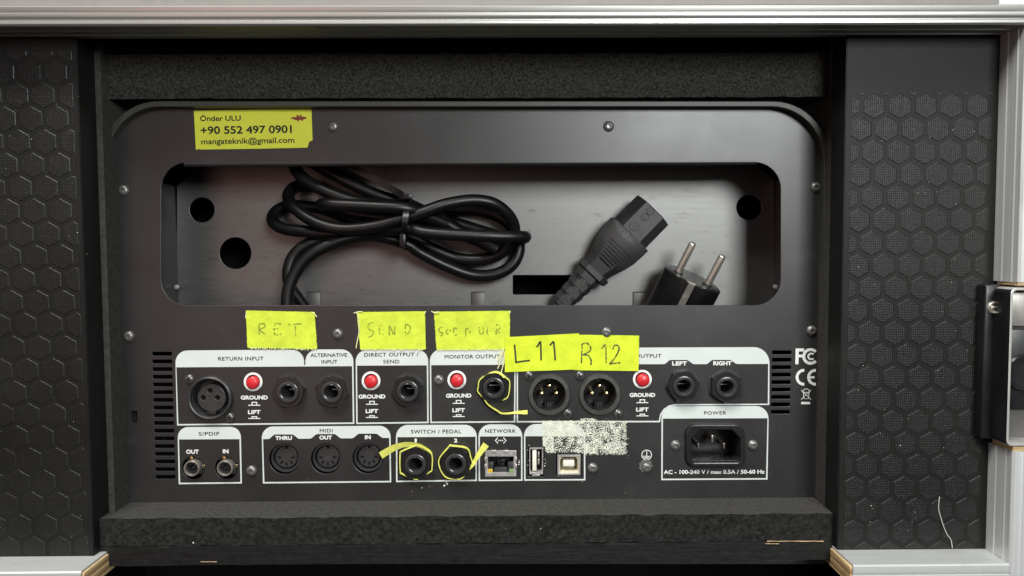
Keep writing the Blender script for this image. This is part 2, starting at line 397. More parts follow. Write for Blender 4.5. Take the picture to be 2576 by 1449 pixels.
# rails: a profile (depth, height) swept along an axis
def rail(prof, a, b, axis, flip=1, mit_a=0.0, mit_b=0.0):
    """prof = list of (y, t); t grows away from the opening; the ends are mitred by mit * t"""
    ra, rb = [], []
    for y, t in prof:
        if axis == 'x': ra.append((a-mit_a*t, y, flip[0]+flip[1]*t)); rb.append((b+mit_b*t, y, flip[0]+flip[1]*t))
        else: ra.append((flip[0]+flip[1]*t, y, a-mit_a*t)); rb.append((flip[0]+flip[1]*t, y, b+mit_b*t))
    return loft([ra, rb], 28)
def bead(y, w=.9, h=.55): return [(y+w, 0), (y+w*.5, -h*.8), (y, -h), (y-w*.5, -h*.8), (y-w, 0)]
front = [(-49.2, 0), (YF, .8), (YF, 1.9), (YF+.8, 2.5), (YF+.8, 2.9), (YF+.1, 3.6), (YF-.3, 4.6), (YF-.3, 5.6), (YF+.5, 6.1), (YF+.2, 6.6), (YF-.1, 8.6), (YF+.8, 9.4)]
ptop = [(YB+3, 12), (YB+3, 0), (YB, 0)]+bead(-34)+bead(-41.3)+front+[(YF+3, 9.6), (YF+3, 12)]
top_rail = obj('top_rail', rail(ptop, XFAR, XO, 'x', (ZT, 1), 0, 1.0), ALU_H, case)
ZLID = ZT+9.7
obj('lid', box(XFAR, XO-12, YF+1.5, YF+14, ZLID, ZLID+60, .4), LIDM, case)
obj('lid', box(XO-12+.3, XO+60, YF+2.5, YF+14, ZLID, ZLID+60, .4), ALU_B, case)
pv = [(YB+3, 30), (YB+3, 0), (YB, 0)]+bead(-37, .8, .4)+bead(-44.4, .8, .4)+[(-49, 0), (YF, 1), (YF, 3.2), (YF+.9, 3.8), (YF+.9, 5.2), (YF, 5.8), (YF, 30)]
ZLA, ZLB = P(2500, 706, YB).z, P(2500, 1112, YB).z
obj('right_rail', rail(pv, ZLA, ZT, 'z', (XO, 1), 0, 1.0), ALU_V, case)
obj('right_rail', rail(pv, ZB-14, ZLB, 'z', (XO, 1)), ALU_V, case)
ru, rl = ZLA, ZLB
for z0, z1 in ((ZLA-1.6, ZLA-.05), (ZLB+.05, ZLB+2.2)):
    obj('plywood_edge', box(XO+.6, XO+34, YF+1.4, YB-2, z0, z1, .2), PLY_L, case)
# bottom rails either side of the cut-out, aluminium over plywood
pb = [(YB+12.5, 1.2), (YB+12.5, 0), (-49.3, 0), (YF, .7), (YF, 4.0), (YF+.7, 4.4), (YF+.7, 5.0), (YF, 5.4), (YF, 16), (YF+1.4, 16), (YF+1.4, 1.2)]
XCR = P(2147, 1428, YF).x; XCL = P(206, 1449, YF+1).x
obj('bottom_rail', rail(pb, XCR, XO-.2, 'x', (ZB, -1)), ALU_B, case)
obj('bottom_rail', rail(pb, XFAR, XCL, 'x', (ZB, -1)), ALU_B, case)
LAY = [0, 1.9, 3.9, 5.6, 7.7, 9.6]
for sgn, xe in ((1, XCR), (-1, XCL)):
    for k in range(5):
        dx = -.5-.45*rnd.random()
        a, b = (xe+dx, xe+40) if sgn > 0 else (xe-40, xe-dx)
        obj('ply_layer', box(a, b, YF+1.5, YB+13-1.3*(k == 4), ZB-1.25-LAY[k+1]+.06, ZB-1.25-LAY[k], .15), (PLY_L, PLY_D)[k % 2], case)

# latch dish on the right
LY = -38.0
lt = obj('latch', box(P(2474, 900, LY).x, P(2550, 900, LY).x, LY, YB-.6, P(2480, 1104, LY).z, P(2480, 716, LY).z, .9, 3), LATCHB, case)
XD = P(2536, 900, -50).x; ZD0, ZD1 = P(2536, 1122, -50).z, P(2536, 724, -50).z
def rr(x0, x1, z0, z1, r, n=6):
    return [(p.x, p.y) for p in rp([(x0, z0, r), (x1, z0, r), (x1, z1, r), (x0, z1, r)], n)]
obj('dish_rim', flat(rr(XD, XD+62, ZD0, ZD1, 3), [rr(XD+1.3, XD+60.7, ZD0+1.3, ZD1-1.3, 2.2)], 13, .3, y=-44), [CHROME, LATCHB], lt)
for p_ in COL.objects[-1].data.polygons:
    if p_.normal.x < -.5 and p_.center.x < XD*MM+.0008: p_.material_index = 1
obj('dish_floor', box(XD+.8, XD+61, -38.6, -38.1, ZD0+.8, ZD1-.8), mat('latch_grey_steel', (.17, .165, .16), .4, .6, .5, .2, (80, 80, 80)), lt)
zc = (P(2550, 830, -45).z, P(2550, 1035, -45).z)
obj('latch_plate', box(XD+1.2, XD+40, -43, -39, zc[0]+1.5, ZD1-2.5, .6), mat('latch_worn_plate', (.40, .38, .355), .38, .5, .5, .35, (120, 120, 50)), lt)
obj('lock_cup', box(XD+1.2, XD+58, -41.5, -39, zc[1], zc[0], .6), LATCHB, lt)
obj('lock_knob', lathe([(9, 0), (9, 1.5), (8, 2.4), (6.8, 2.4), (6.4, 1.2), (.01, 1.2)], 32), LATCHB, lt, (XD+12.5, -41.5, (zc[0]+zc[1])/2-1))
LW = LY
obj('rivet', lathe([(3.2, 0), (3.1, .7), (2.5, 1.3), (1.9, 1.0), (1.5, .4), (1.0, .5), (.01, 1.0)], 28), mat('rivet_steel', (.55, .50, .43), .4, .7), lt, P(2498, 774, LY))

# ================================================================== AUDIO UNIT
unit = empty('audio_unit', P(1170, 1262, 60), 'black audio unit with printed rear panel of sockets, seated in the foam of the case', 'audio unit')
def uv_rr(u0, v0, u1, v1, r, y=0.0, n=9): return XZ(rp([(u0, v0, r), (u1, v0, r), (u1, v1, r), (u0, v1, r)], n), y)
def shell_ring(u0, v0, u1, v1, r, y): return XZ(rp([(u0, v0, r), (u1, v0, r), (u1, v1, 12), (u0, v1, 12)], 12), y)
o_out = shell_ring(256, 254, 2086, 1420, 142, -6); o_in = shell_ring(270, 268.5, 2072, 1408, 132, -6)
obj('shell', flat(o_out, [o_in], 150, .45, y=-6+75), SHELL, unit)
obj('rear_cover', flat(o_in, [], 2, y=140), INSIDE, unit)
holes = [uv_rr(405, 408.5, 1964, 768, 66)]
VL = [890.3+19.37*k for k in range(17)]; VR = [886.5+18.72*k for k in range(9)]
for k, v in enumerate(VL):
    du = .55*k; holes.append(uv_rr(383+du, v-4.8, 432+du, v+4.8, 1.5, n=2))
for v in VR: holes.append(uv_rr(1943-(v-886)*.02, v-4.4, 1991-(v-886)*.03, v+5, 1.5, n=2))
holes.append(uv_rr(330, 1034, 345, 1065, 3, n=3))
BTN = [(636.7, 960.3), (933.4, 957.8), (1149.2, 955.5), (1615.9, 953.8)]
holes += [XZ(circ(u, v, 17.8)) for u, v in BTN]
DIN = [(715.5, 1154.7), (820.5, 1154.0), (925.3, 1152.8)]
holes += [XZ(circ(u, v, 38.5, 36)) for u, v in DIN]
RCA = [(486.8, 1176.6), (569.9, 1176.2)]
holes += [XZ(circ(u, v, 29)) for u, v in RCA]
JACK = [(729, 983.5, 20), (837.5, 983.5, 48), (1028, 981, 12), (1242.5, 973, 30), (1716.5, 969, 22), (1823.5, 971, 2), (1047, 1164, 30), (1147.3, 1163, 12)]
holes += [XZ(circ(u, v, 20)) for u, v, a in JACK]
XF = (531, 1000); XM = [(1381.6, 992.4), (1508.6, 992.2)]
holes += [XZ(circ(u, v, 46, 36)) for u, v in [XF]+XM]
RJ = (1219.5, 1130, 1300, 1199); UA = (1328.5, 1124.5, 1368.5, 1198); UB = (1399.5, 1141, 1462.5, 1197)
holes += [uv_rr(*r, 1, n=2) for r in (RJ, UA, UB)]
holes.append(uv_rr(1731, 1073, 1862, 1165, 26))
holes.append(XZ(circ(0, 0, 0.001)) if False else uv_rr(1099, 950, 1109, 962, 3, n=2))
panel = obj('rear_panel', flat(shell_ring(262, 262, 2080, 1412, 136, 0), holes, 1.2, .22, y=.6), PANEL, unit)
obj('lower_backing', box(P(280, 700).x, P(2070, 700).x, 28, 30, P(1200, 1285).z, P(1200, 790).z), INSIDE, unit)  # black sheet added so the vents open onto a dark interior
# rolled top lip of the hand opening
zz = P(1200, 409).z
obj('opening_lip', sweep([Vector((P(462, 409).x, 1.6, zz)), Vector((P(1905, 409).x, 1.6, zz))], 1.7, 1.7, 14), PANEL, unit)
# cavity
YP = 45.0
cx0, cx1 = P(445, 600, YP).x, P(1948, 600, YP).x; cz0 = P(1200, 800, YP).z-8; cz1 = P(1200, 380, YP).z
plate_out = XZ([(445, 466), (445, 860), (1948, 860), (1948, 452), (1892, 405), (1880, 370), (530, 370), (506, 405)], YP)
ph = [XZ(circ(508, 528, 31.5, 36), YP), XZ(circ(592, 637, 40, 40), YP), XZ(circ(1884, 522, 31.5, 36), YP), uv_rr(1290, 692, 1440, 741, 3, YP, 3)]
obj('cavity_plate', flat(plate_out, ph, 1.2, .15, y=YP+.6), ZINC, unit)
obj('cavity_wall', box(cx0-1.2, cx0, 3, YP, cz0, P(445, 468, YP).z), WALLG, unit)
obj('cavity_wall', box(cx1, cx1+1.2, 3, YP, cz0, P(1948, 455, YP).z), ZINC, unit)
obj('cavity_wall', box(cx0+14, cx1-12, 3, YP-.1, cz1+1, cz1+2), INSIDE, unit)
obj('cavity_wall', box(cx0, cx1, 3, YP-.1, cz0-1, cz0), WALLG, unit)
obj('cavity_backing', box(cx0-5, cx1+5, 90, 92, cz0, cz1+20), INSIDE, unit)
for u in (789, 1202.5, 1610):
    q0, q1 = P(u-17, 736, YP-1), P(u+17, 800, YP-1)
    obj('tab', box(q0.x, q1.x, YP-1.1, YP-.15, q1.z, q0.z, .2), TABM, unit)
    obj('tab_slot', box(q0.x-.2, q1.x+.2, YP-.12, YP-.02, q0.z-.1, q0.z+.45), DARK, unit)
TORX = lathe([(2.9, 0), (2.85, .35), (2.45, 1.0), (1.8, 1.45), (1.15, 1.55), (1.05, 1.4), (.95, .5), (.01, .45)], 24, 50)
CROSS = joined([box(-1.15, 1.15, -1.62, -1.2, -.28, .28), box(-.28, .28, -1.62, -1.2, -1.15, 1.15)])
PHIL = lathe([(2.75, 0), (2.75, .3), (2.35, 1.0), (1.5, 1.5), (.01, 1.62)], 24, 50)
def screw(u, v, kind='t', y=0.0, mt=None):
    p = P(u, v, y); s = obj('screw', TORX if kind == 't' else PHIL, mt or (SCREW if kind == 't' else SCREWB), unit, p)
    if kind != 't':
        c = obj('cross_slot', CROSS, DARK, s, p); c.rotation_euler.y = rnd.uniform(-.6, .6)
    else: s.rotation_euler.y = rnd.uniform(0, 1)
    return s
for u, v in ((838, 319), (1531, 318), (312, 479), (325, 846), (2051, 471), (2041, 832), (850, 840), (1526, 836), (633, 1184), (1491, 1177),
             (1699, 1120), (1893.5, 1119.5), (1104.4, 956.4), (1626.7, 1175.7)): screw(u, v)
for u, v in ((477.3, 954), (578.7, 1049.6), (1331, 945), (1428.4, 1040.4), (1458.7, 945), (1554.6, 1041)): screw(u, v, 'p')
w = P(1624, 1172); obj('lock_washer', lathe([(3.7, 0), (3.6, .5), (2.2, .5), (2.2, 0)], 18, 30, rfun=lambda i, r, a: r*(1+.09*math.cos(9*a)) if r > 3 else r), SCREW, unit, (w.x, 0, w.z))
for u, v in ((445, 722), (1950, 722)):
    p = P(u, v, 38); obj('rivet', lathe([(1.6, 0), (1.3, .8), (.01, 1.1)], 16), TIN, unit, p)

# ---- printing on the panel
def printing(name, outer, hs=(), mt=PRINT, out=.06, par=None):
    return obj(name, flat(XZ(outer), [XZ(h) for h in hs], 0, y=-out, ang=None), mt, par or panel)
CAPH = []
def glyphs(t, space=1.0):
    cu = bpy.data.curves.new('t', 'FONT'); cu.body = t; cu.size = 1; cu.space_character = space; cu.resolution_u = 4
    return curve_mesh(cu, 0, None, fix=lambda c: c.copy())
def lettering(body, u0, u1, v0, v1, cap, mt, weight=0.0, out=.10, space=1.0, parent=None, y=0.0):
    """text whose inked width runs from u0 to u1, baseline from v0 to v1, capital height cap (view pixels); weight thickens the strokes (view pixels)"""
    if not CAPH:
        r = glyphs('H'); CAPH.extend((min(v.co.y for v in r.vertices), max(v.co.y for v in r.vertices))); bpy.data.meshes.remove(r)
    lo, hi = CAPH; me = glyphs(body, space); xs = [v.co.x for v in me.vertices]; x0, x1 = min(xs), max(xs)
    k = (y+DIST)/F; a, b = P(u0, v0, y), P(u1, v1, y); e = b-a; L = e.length; e.normalize(); up = Vector((-e.z, 0, e.x)); w = weight*k/2
    s = (L-2*w)/(x1-x0); t = (cap*k-2*w)/(hi-lo); vs, fs = [], []
    sh = [(0, 0)]+([(w*math.cos(q*math.pi/4), w*math.sin(q*math.pi/4)) for q in range(8)] if w else [])
    for n, (dx, dz) in enumerate(sh):
        o = len(vs)
        vs += [e*((v.co.x-x0)*s+w+dx)+up*((v.co.y-lo)*t+w+dz)+Vector((0, -.002*n, 0)) for v in me.vertices]
        fs += [tuple(o+i for i in p.vertices) for p in me.polygons]
    bpy.data.meshes.remove(me)
    return obj('lettering', fixn(mesh(vs, fs)), mt, parent or panel, a+Vector((0, -out, 0)))

def sect(tl, tr, brr, bll, R, hbl, hbr, lw=3.6, bumps=(), rtop=None, right_open=False):
    """one framed group: rounded header and thin line around the sockets"""
    outer = rp([(*tl, R), (*tr, R), (*brr, 0), (*bll, 0)])
    il, ir = tl[0]+lw-.4, tr[0]-lw+.4; n = [(il+.5, hbl, 0)]
    for (a, b, c, d, vt) in bumps:
        f = lambda u: hbl+(hbr-hbl)*(u-il)/(ir-il)
        n += [(a, f(a), 9), (b, vt, 9), (c, vt, 9), (d, f(d), 9)]
    n += [(ir, hbr, 0), (brr[0]-lw, brr[1]-lw, 0), (bll[0]+lw, bll[1]-lw, 0)]
    printing('printed_frame', outer, [rp(n, 4)])
R0 = 30
# return input and alternative input share one frame with a dark notch between the headers
outer = rp([(440.8, 881.8, R0), (764.6, 879.5, R0), (765.2, 918.5, 0), (768.2, 918.5, 0), (768.2, 879.3, R0), (888.6, 878.6, R0), (891.5, 1066.3, 0), (445.5, 1070.3, 0)])
printing('printed_frame', outer, [rp([(443.8, 924, 0), (885.8, 921, 0), (887.6, 1062.6, 0), (448.8, 1066.6, 0)])])
sect((894.4, 879.8), (1077, 878.2), (1078.4, 1064.4), (896.2, 1066.8), R0, 919.8, 919)
sect((1081, 878.7), (1297.5, 877.4), (1296.4, 1062.6), (1082.5, 1064.4), R0, 918.6, 917.4)
outer = rp([(1299.6, 875.5, R0), (1936, 873, 40), (1935, 1018.6, 0), (1660.8, 1020.4, 40), (1660.8, 1062.2, 0), (1299.8, 1062.8, 0)])
inner = rp([(1303, 917, 0), (1672.6, 916, 9), (1684.3, 905.4, 9), (1728.7, 905.4, 9), (1744.2, 916, 9), (1779, 916, 9), (1790.7, 905.4, 9), (1837, 905.2, 9), (1852.6, 915.6, 9),
            (1932.4, 915.4, 0), (1931.5, 1015.4, 0), (1657.4, 1016.8, 42), (1657.4, 1058.6, 0), (1303.2, 1059, 0)], 4)
printing('printed_frame', outer, [inner])
sect((446.7, 1074.3), (605.6, 1073.6), (608.6, 1216.2), (449.7, 1218), 26, 1105.4, 1104.6)
sect((658.1, 1073), (982.4, 1070.9), (984.2, 1213.2), (661.6, 1216.2), 28, 1104.6, 1101.6, 3.6,
     [(677, 690, 737, 751, 1092.8), (782, 796, 843, 857, 1091.8), (888, 902, 947.5, 962, 1090.8)])
sect((996, 1069), (1199.4, 1068.3), (1199.8, 1210.2), (996.4, 1212.7), R0, 1099.6, 1098.6)
sect((1203.5, 1067.6), (1313.9, 1067.2), (1314.4, 1209.4), (1204, 1210.2), R0, 1098, 1097.6)
sect((1318, 1066.6), (1471.9, 1066.2), (1472.6, 1208.4), (1318.4, 1209.2), R0, 1097.4, 1097)
sect((1664, 1021.7), (1933.8, 1021.2), (1930.7, 1206.2), (1663.4, 1207.8), 32, 1053, 1052)
T = lettering; W1, W2 = .55, 1.35
T('RETURN INPUT', 549.2, 663.3, 907.2, 906.6, 9.6, INK, W1, space=1.1); T('ALTERNATIVE', 780.8, 873.3, 898.2, 897.4, 9.2, INK, W1); T('INPUT', 809, 849, 914.8, 914.4, 9.2, INK, W1, space=1.05)
T('DIRECT OUTPUT /', 916.4, 1053, 897.2, 896, 9.4, INK, W1, space=1.08); T('SEND', 964.3, 1004.8, 914.2, 914, 9.3, INK, W1, space=1.08)
T('MONITOR OUTPUT', 1118.5, 1257.5, 902.2, 901.2, 9.6, INK, W1, space=1.08); T('OUTPUT', 1597.5, 1664, 900, 899.8, 9.2, INK, W1, space=1.08)
T('S/PDIF', 500.1, 551.7, 1095.9, 1095.4, 9.4, INK, W1, space=1.1); T('MIDI', 804.4, 836.8, 1088, 1087.8, 9.2, INK, W1, space=1.1)
T('SWITCH / PEDAL', 1034, 1160.6, 1090.8, 1090, 9.8, INK, W1, space=1.12); T('NETWORK', 1220, 1297.8, 1088.9, 1088.5, 9.2, INK, W1, space=1.12)
T('USB', 1382, 1410, 1087.4, 1087.2, 9, INK, .3, space=1.1); T('POWER', 1770.9, 1826.9, 1043.2, 1042.8, 9, INK, W1, space=1.12)
T('THRU', 692.6, 734.7, 1107, 1106.6, 10.4, BOLD, W2); T('OUT', 803.7, 835.3, 1105.8, 1105.6, 10.4, BOLD, W2); T('IN', 917.9, 932.8, 1104.8, 1104.7, 10.4, BOLD, W2)
T('OUT', 468.5, 500.6, 1141.5, 1141.3, 10.6, BOLD, 1.2); T('IN', 560.7, 575.2, 1140.3, 1140.2, 10.6, BOLD, 1.2)
T('1', 1043.2, 1048.4, 1113, 1113, 10, BOLD, W2); T('2', 1142.3, 1150.4, 1112.8, 1112.8, 10, BOLD, W2)
T('LEFT', 1690.6, 1728.2, 919.4, 919.3, 10.6, BOLD, W2); T('RIGHT', 1794, 1840.4, 919, 918.9, 10.6, BOLD, W2)
T('AC - 100-240 V / max 0.5A / 50-60 Hz', 1669.7, 1923, 1192.4, 1191.4, 10.2, BOLD, .9)
for k, (u, v) in enumerate(BTN):
    printing('printed_ring', circ(u, v, 23.6, 40), [circ(u, v, 17.8, 40)], BOLD)
    c = u+(3.2, 2.4, 4.6, 0)[k]; w_ = (34, 33.8, 32, 32.2)[k]
    T('GROUND', c-w_, c+w_, v+45.0, v+44.6, 10.4, BOLD, W2); T('LIFT', c-15.8, c+15.8, v+81.4, v+81.2, 10.3, BOLD, W2)
    for vb, h in ((60.2, 9.6), (93.4, 6.6)):
        b = v+vb
        printing('printed_symbol', [(c-15, b), (c+15, b), (c+15, b-2.2), (c+7, b-2.2), (c+7, b-h), (c-7, b-h), (c-7, b-2.2), (c-15, b-2.2)], [rect(c-4.6, b-h+2.3, c+4.6, b-2.2)], BOLD)
def stroke(pts, w, out=.1, mt=BOLD, parent=None, name='printed_mark', y=0.0, closed=False):
    """flat line of width w through view points"""
    q = [Vector(p) for p in pts]; N = len(q); l, r = [], []
    for i in range(N):
        a = q[i-1] if i or closed else q[i]; b = q[(i+1) % N] if i < N-1 or closed else q[i]
        t = (b-a).normalized(); n = Vector((-t.y, t.x))*w/2; l.append(q[i]+n); r.append(q[i]-n)
    vs = [P(p.x, p.y, y)+Vector((0, -out, 0)) for p in l+r]; c = sum(vs, Vector())/len(vs)
    fs = [(i, i+1, N+i+1, N+i) for i in range(N-1)]
    if closed: fs.append((N-1, 0, N, 2*N-1))
    return obj(name, fixn(mesh([v-c for v in vs], fs)), mt, parent or panel, c)
def arc(u, v, r, a0, a1, n=20): return [(u+r*math.cos(math.radians(a0+(a1-a0)*k/n)), v-r*math.sin(math.radians(a0+(a1-a0)*k/n))) for k in range(n+1)]
# conformity marks at the right
printing('printed_mark', [(2001.5, 876.5), (2022.8, 876.5), (2022.5, 884), (2009.5, 884), (2009.3, 892), (2022, 892), (2021.5, 899), (2009, 899), (2008.5, 916), (2000.5, 916)], [], BOLD)
stroke(arc(2039, 896.5, 17.3, 42, 318, 28), 7.2); stroke(arc(2040.5, 896.5, 7.4, 40, 320, 18), 4.6)
stroke(arc(2022.5, 949, 17.6, 88, 272, 22), 7.0); stroke(arc(2051.5, 949, 17.6, 88, 272, 22), 7.0); stroke([(2034, 949), (2049, 949)], 5.6, .11)
stroke([(2015, 981), (2040, 1005)], 1.5); stroke([(2040, 981), (2015, 1005)], 1.5); stroke([(2020, 985), (2022.6, 1003), (2033, 1003), (2035.4, 985)], 1.5, .11)
stroke(arc(2027.6, 986, 8, 0, 180, 8), 1.6, .12); stroke([(2019, 987), (2036, 987)], 1.5, .13); printing('printed_mark', rect(2015.6, 1011, 2037.6, 1016.8), [], BOLD)
stroke(arc(1626.7, 1144.3, 12.2, 0, 345, 28), 1.9, closed=True); stroke([(1626.9, 1134), (1626.9, 1147.5)], 1.9)
for d, (v, h) in enumerate(((1147.5, 9.3), (1150.2, 7.2), (1152.8, 4.6))): stroke([(1626.7-h, v), (1626.7+h, v)], 1.5, .11)
stroke([(1252.5, 1101), (1246, 1108), (1252.5, 1115)], 2.4); stroke([(1266.5, 1101), (1273, 1108), (1266.5, 1115)], 2.4)
for d in (-4.6, 0, 4.6): printing('printed_mark', circ(1259.4+d, 1108, 1.7, 10), [], BOLD)

# ---- sockets
BM = lathe([(3.4, -6), (3.4, 1.9), (3.2, 2.3), (2.5, 2.75), (.01, 2.95)], 28, 45)
for u, v in BTN:
    p = P(u+1, v+1.5); obj('push_button', BM, RED, unit, p)
def hexr(a, R):
    k = (a+math.pi/6) % (math.pi/3)-math.pi/6; return R*math.cos(math.pi/6)/math.cos(k)
RN = 9.1
def nut_r(i, r, a):
    h = hexr(a, RN); return min(h, r) if r > 6.2 else r
NUT = lathe([(9.4, 0), (9.4, .01), (9.4, 2.7), (8.15, 3.6), (6.1, 3.6), (6.1, -1)], 72, 28, rfun=nut_r)
WASH = lathe([(9.3, 0), (9.2, .6), (6.2, .6), (6.2, 0)], 40, 30)
BUSH = lathe([(5.9, -8), (5.9, 3.9), (5.75, 4.35), (5.2, 4.6), (4.6, 4.55), (4.35, 4.2), (4.1, 4.35), (3.75, 4.2), (3.55, 3.4), (3.45, -12)], 40, 40)
BORE = lathe([(3.44, -11.9), (.01, -11.9)], 24, 30)
for k, (u, v, a) in enumerate(JACK):
    p = P(u, v); j = obj('jack_socket', NUT, BLK, unit, p); j.rotation_euler.y = math.radians(a)
    for nm, me, mt in (('washer', WASH, BLK2), ('bushing', BUSH, BUSHM)):
        c = obj(nm, me, mt, j, p); c.rotation_euler.y = -math.radians(a)
    if k < 6:
        c = obj('contact_spring', box(-1.6 if k < 3 else -2.6, 2.9, 5.5, 6.2, -.3, .1), TIN, j, p); c.rotation_euler.y = -math.radians(a)
    obj('bore_end', BORE, DARK, j, p)
# female cannon socket
p = P(*XF)
xs = obj('female_cannon_socket', lathe([(12.0, 0), (12.0, 1.6), (11.7, 2.5), (11.0, 2.9), (10.4, 2.6), (10.1, 1.6), (9.9, -9), (.01, -9)], 48, 35), BLK2, unit, p)
ho = [(1.0+7.6*math.cos(a), -.9+7.6*math.sin(a)) for a in [2*math.pi*k/40 for k in range(40)]]
h3 = [[(x+1.35*math.cos(2*math.pi*k/16), z+1.35*math.sin(2*math.pi*k/16)) for k in range(16)] for x, z in ((-.6, 3.2), (-4.4, -.6), (3.3, -.6))]
xi = [(a-.9, b+.6) for a, b in rp([(q[0], q[1], 0) for q in ho])]
h3 = [[(a-.0, b+.4) for a, b in h] for h in h3]
obj('insert', flat(xi, h3, 8, .3, y=4.2), BLK2, xs, p)
obj('release_tab', box(-3.2, 2.6, -.5, 3, -9.6, -7.6, .3), BLK, xs, p)
# male cannon sockets
for u, v in XM:
    p = P(u, v)
    xm = obj('male_cannon_socket', lathe([(11.4, 0), (11.4, .9), (11.0, 1.5), (9.1, 1.6), (8.8, 1.2), (8.4, -11), (.01, -11)], 48, 35), RIMG, unit, p)
    obj('cup_lining', lathe([(8.55, .9), (8.3, .6), (8.1, -10.6), (.01, -10.6)], 40, 35), BLK, xm, p)
    for dx, dz in ((.2, 4.3), (-4.0, 0.2), (4.0, .2)):
        obj('contact_pin', lathe([(1.15, -11), (1.15, -2.2), (.9, -1.5), (.01, -1.2)], 14, 50), GOLD, xm, p+Vector((dx, 0, dz)))
    obj('keyway', box(-2.3, 2.3, 5.0, 8.2, -8.6, -5.2, .2), DARK, xm, p)
    for dx in (-.5, .7): obj('rib', box(dx-.22, dx+.22, 3.6, 6.4, -8.5, -6.2, .08), BLK2, xm, p)
# five pin round sockets
def notch_disc(r):
    pts = []
    for k in range(48):
        a = math.radians(90+9+(360-18)*k/47); pts.append((r*math.cos(a), r*math.sin(a)))
    return pts+[(r*math.sin(math.radians(9)), r*.76), (-r*math.sin(math.radians(9)), r*.76)]
DINF = flat(notch_disc(5.9), [], 6, .15, y=6.0)
DINO = lathe([(8.1, -8), (8.1, -2.6), (7.9, -2.2), (6.9, -2.2), (6.75, -2.6), (6.7, -8)], 44, 35)
DINB = lathe([(6.75, -7), (.01, -7)], 24)
SLOT = flat(rr(-.42, .42, -1.25, 1.25, .3, 2), [], .1, y=0); SLOT2 = lathe([(.75, 0), (.01, 0)], 12)
for u, v in DIN:
    p = P(u, v); d = obj('round_five_pin_socket', DINO, BLK2, unit, p)
    q = p+Vector((.2, 0, .3)); f_ = obj('insert', DINF, BLK2, d, q); obj('socket_floor', DINB, DARK, d, p)
    for a in (180, 225, 270, 315, 360):
        aa = math.radians(a); c = q+Vector((3.7*math.cos(aa), 2.86, 3.7*math.sin(aa)-.2))
        s = obj('pin_slot', SLOT, DARK, d, c); s.rotation_euler.y = math.pi/2-aa; obj('pin_hole', SLOT2, DARK, d, c+Vector((0, -.01, 0)))
# phono sockets
for u, v in RCA:
    p = P(u, v)+Vector((-.2, 0, .1)); q = obj('phono_socket', lathe([(4.3, -6), (4.3, 2.2), (4.05, 2.6), (3.7, 2.6), (3.45, 2.1), (3.4, -6)], 36, 35), NICK, unit, p)
    obj('insulator', lathe([(3.4, -4), (3.4, .6), (1.7, .6), (1.6, -3), (.01, -3)], 28, 35), BLK, q, p)
    obj('body', box(-5.2, 6.8, 4.5, 10, -5, 6), BLK2, q, p)
    t = obj('ground_tag', box(3.2, 6.2, 3.2, 3.7, -3.6, -1.8, .1), GOLD, q, p); t.rotation_euler.y = -.5
    t = obj('ground_tag', box(-1.8, 1.0, 3.2, 3.7, 4.2, 6.0, .1), GOLD, q, p); t.rotation_euler.y = -.5
# network socket
def frame_box(u0, v0, u1, v1, ins, y0, y1, mt, name, parent, top=None):
    a = XZ(rect(u0, v0, u1, v1)); i = XZ(rect(u0+ins[0], v0+ins[1], u1-ins[2], v1-ins[3]))
    return obj(name, flat(a, [i], y1-y0, .1, y=(y0+y1)/2), mt, parent)
n_ = frame_box(1220.5, 1133, 1299, 1198, (7, 15, 7, 9), -.3, 9, TIN, 'network_socket', unit)
def bx(u0, v0, u1, v1, y0, y1, mt, name, par, bev=.1):
    a, b = P(u0, v0), P(u1, v1); c = Vector(((a.x+b.x)/2, 0, (a.z+b.z)/2))
    return obj(name, box(a.x-c.x, b.x-c.x, y0, y1, b.z-c.z, a.z-c.z, bev), mt, par, c)
bx(1227, 1148, 1292, 1190, 7, 8.6, DARK, 'socket_floor', n_)
bx(1243.5, 1178, 1275.5, 1192.5, 1.0, 6.5, BLK2, 'latch_keyway', n_); bx(1226.6, 1163, 1241, 1189.5, .6, 6.5, BLK2, 'guide', n_); bx(1277.5, 1163, 1292.4, 1189.5, .6, 6.5, BLK2, 'guide', n_)
bx(1250, 1162, 1269, 1176, 4.5, 6.5, BLK, 'key_step', n_)
bx(1226, 1180, 1239, 1190.5, -.25, .6, mat('amber_led', (.62, .42, .03), .3), 'indicator_lamp', n_); bx(1281, 1180, 1292, 1190.5, -.25, .6, mat('green_led', (.20, .32, .12), .3), 'indicator_lamp', n_)
for u in (1234, 1266): bx(u, 1131.5, u+13, 1137.5, -.9, .3, TIN, 'spring_finger', n_)
for v in (1149, 1167):
    bx(1218.8, v, 1224, v+10, -.8, .3, TIN, 'spring_finger', n_); bx(1295.5, v, 1300.5, v+10, -.8, .3, TIN, 'spring_finger', n_)
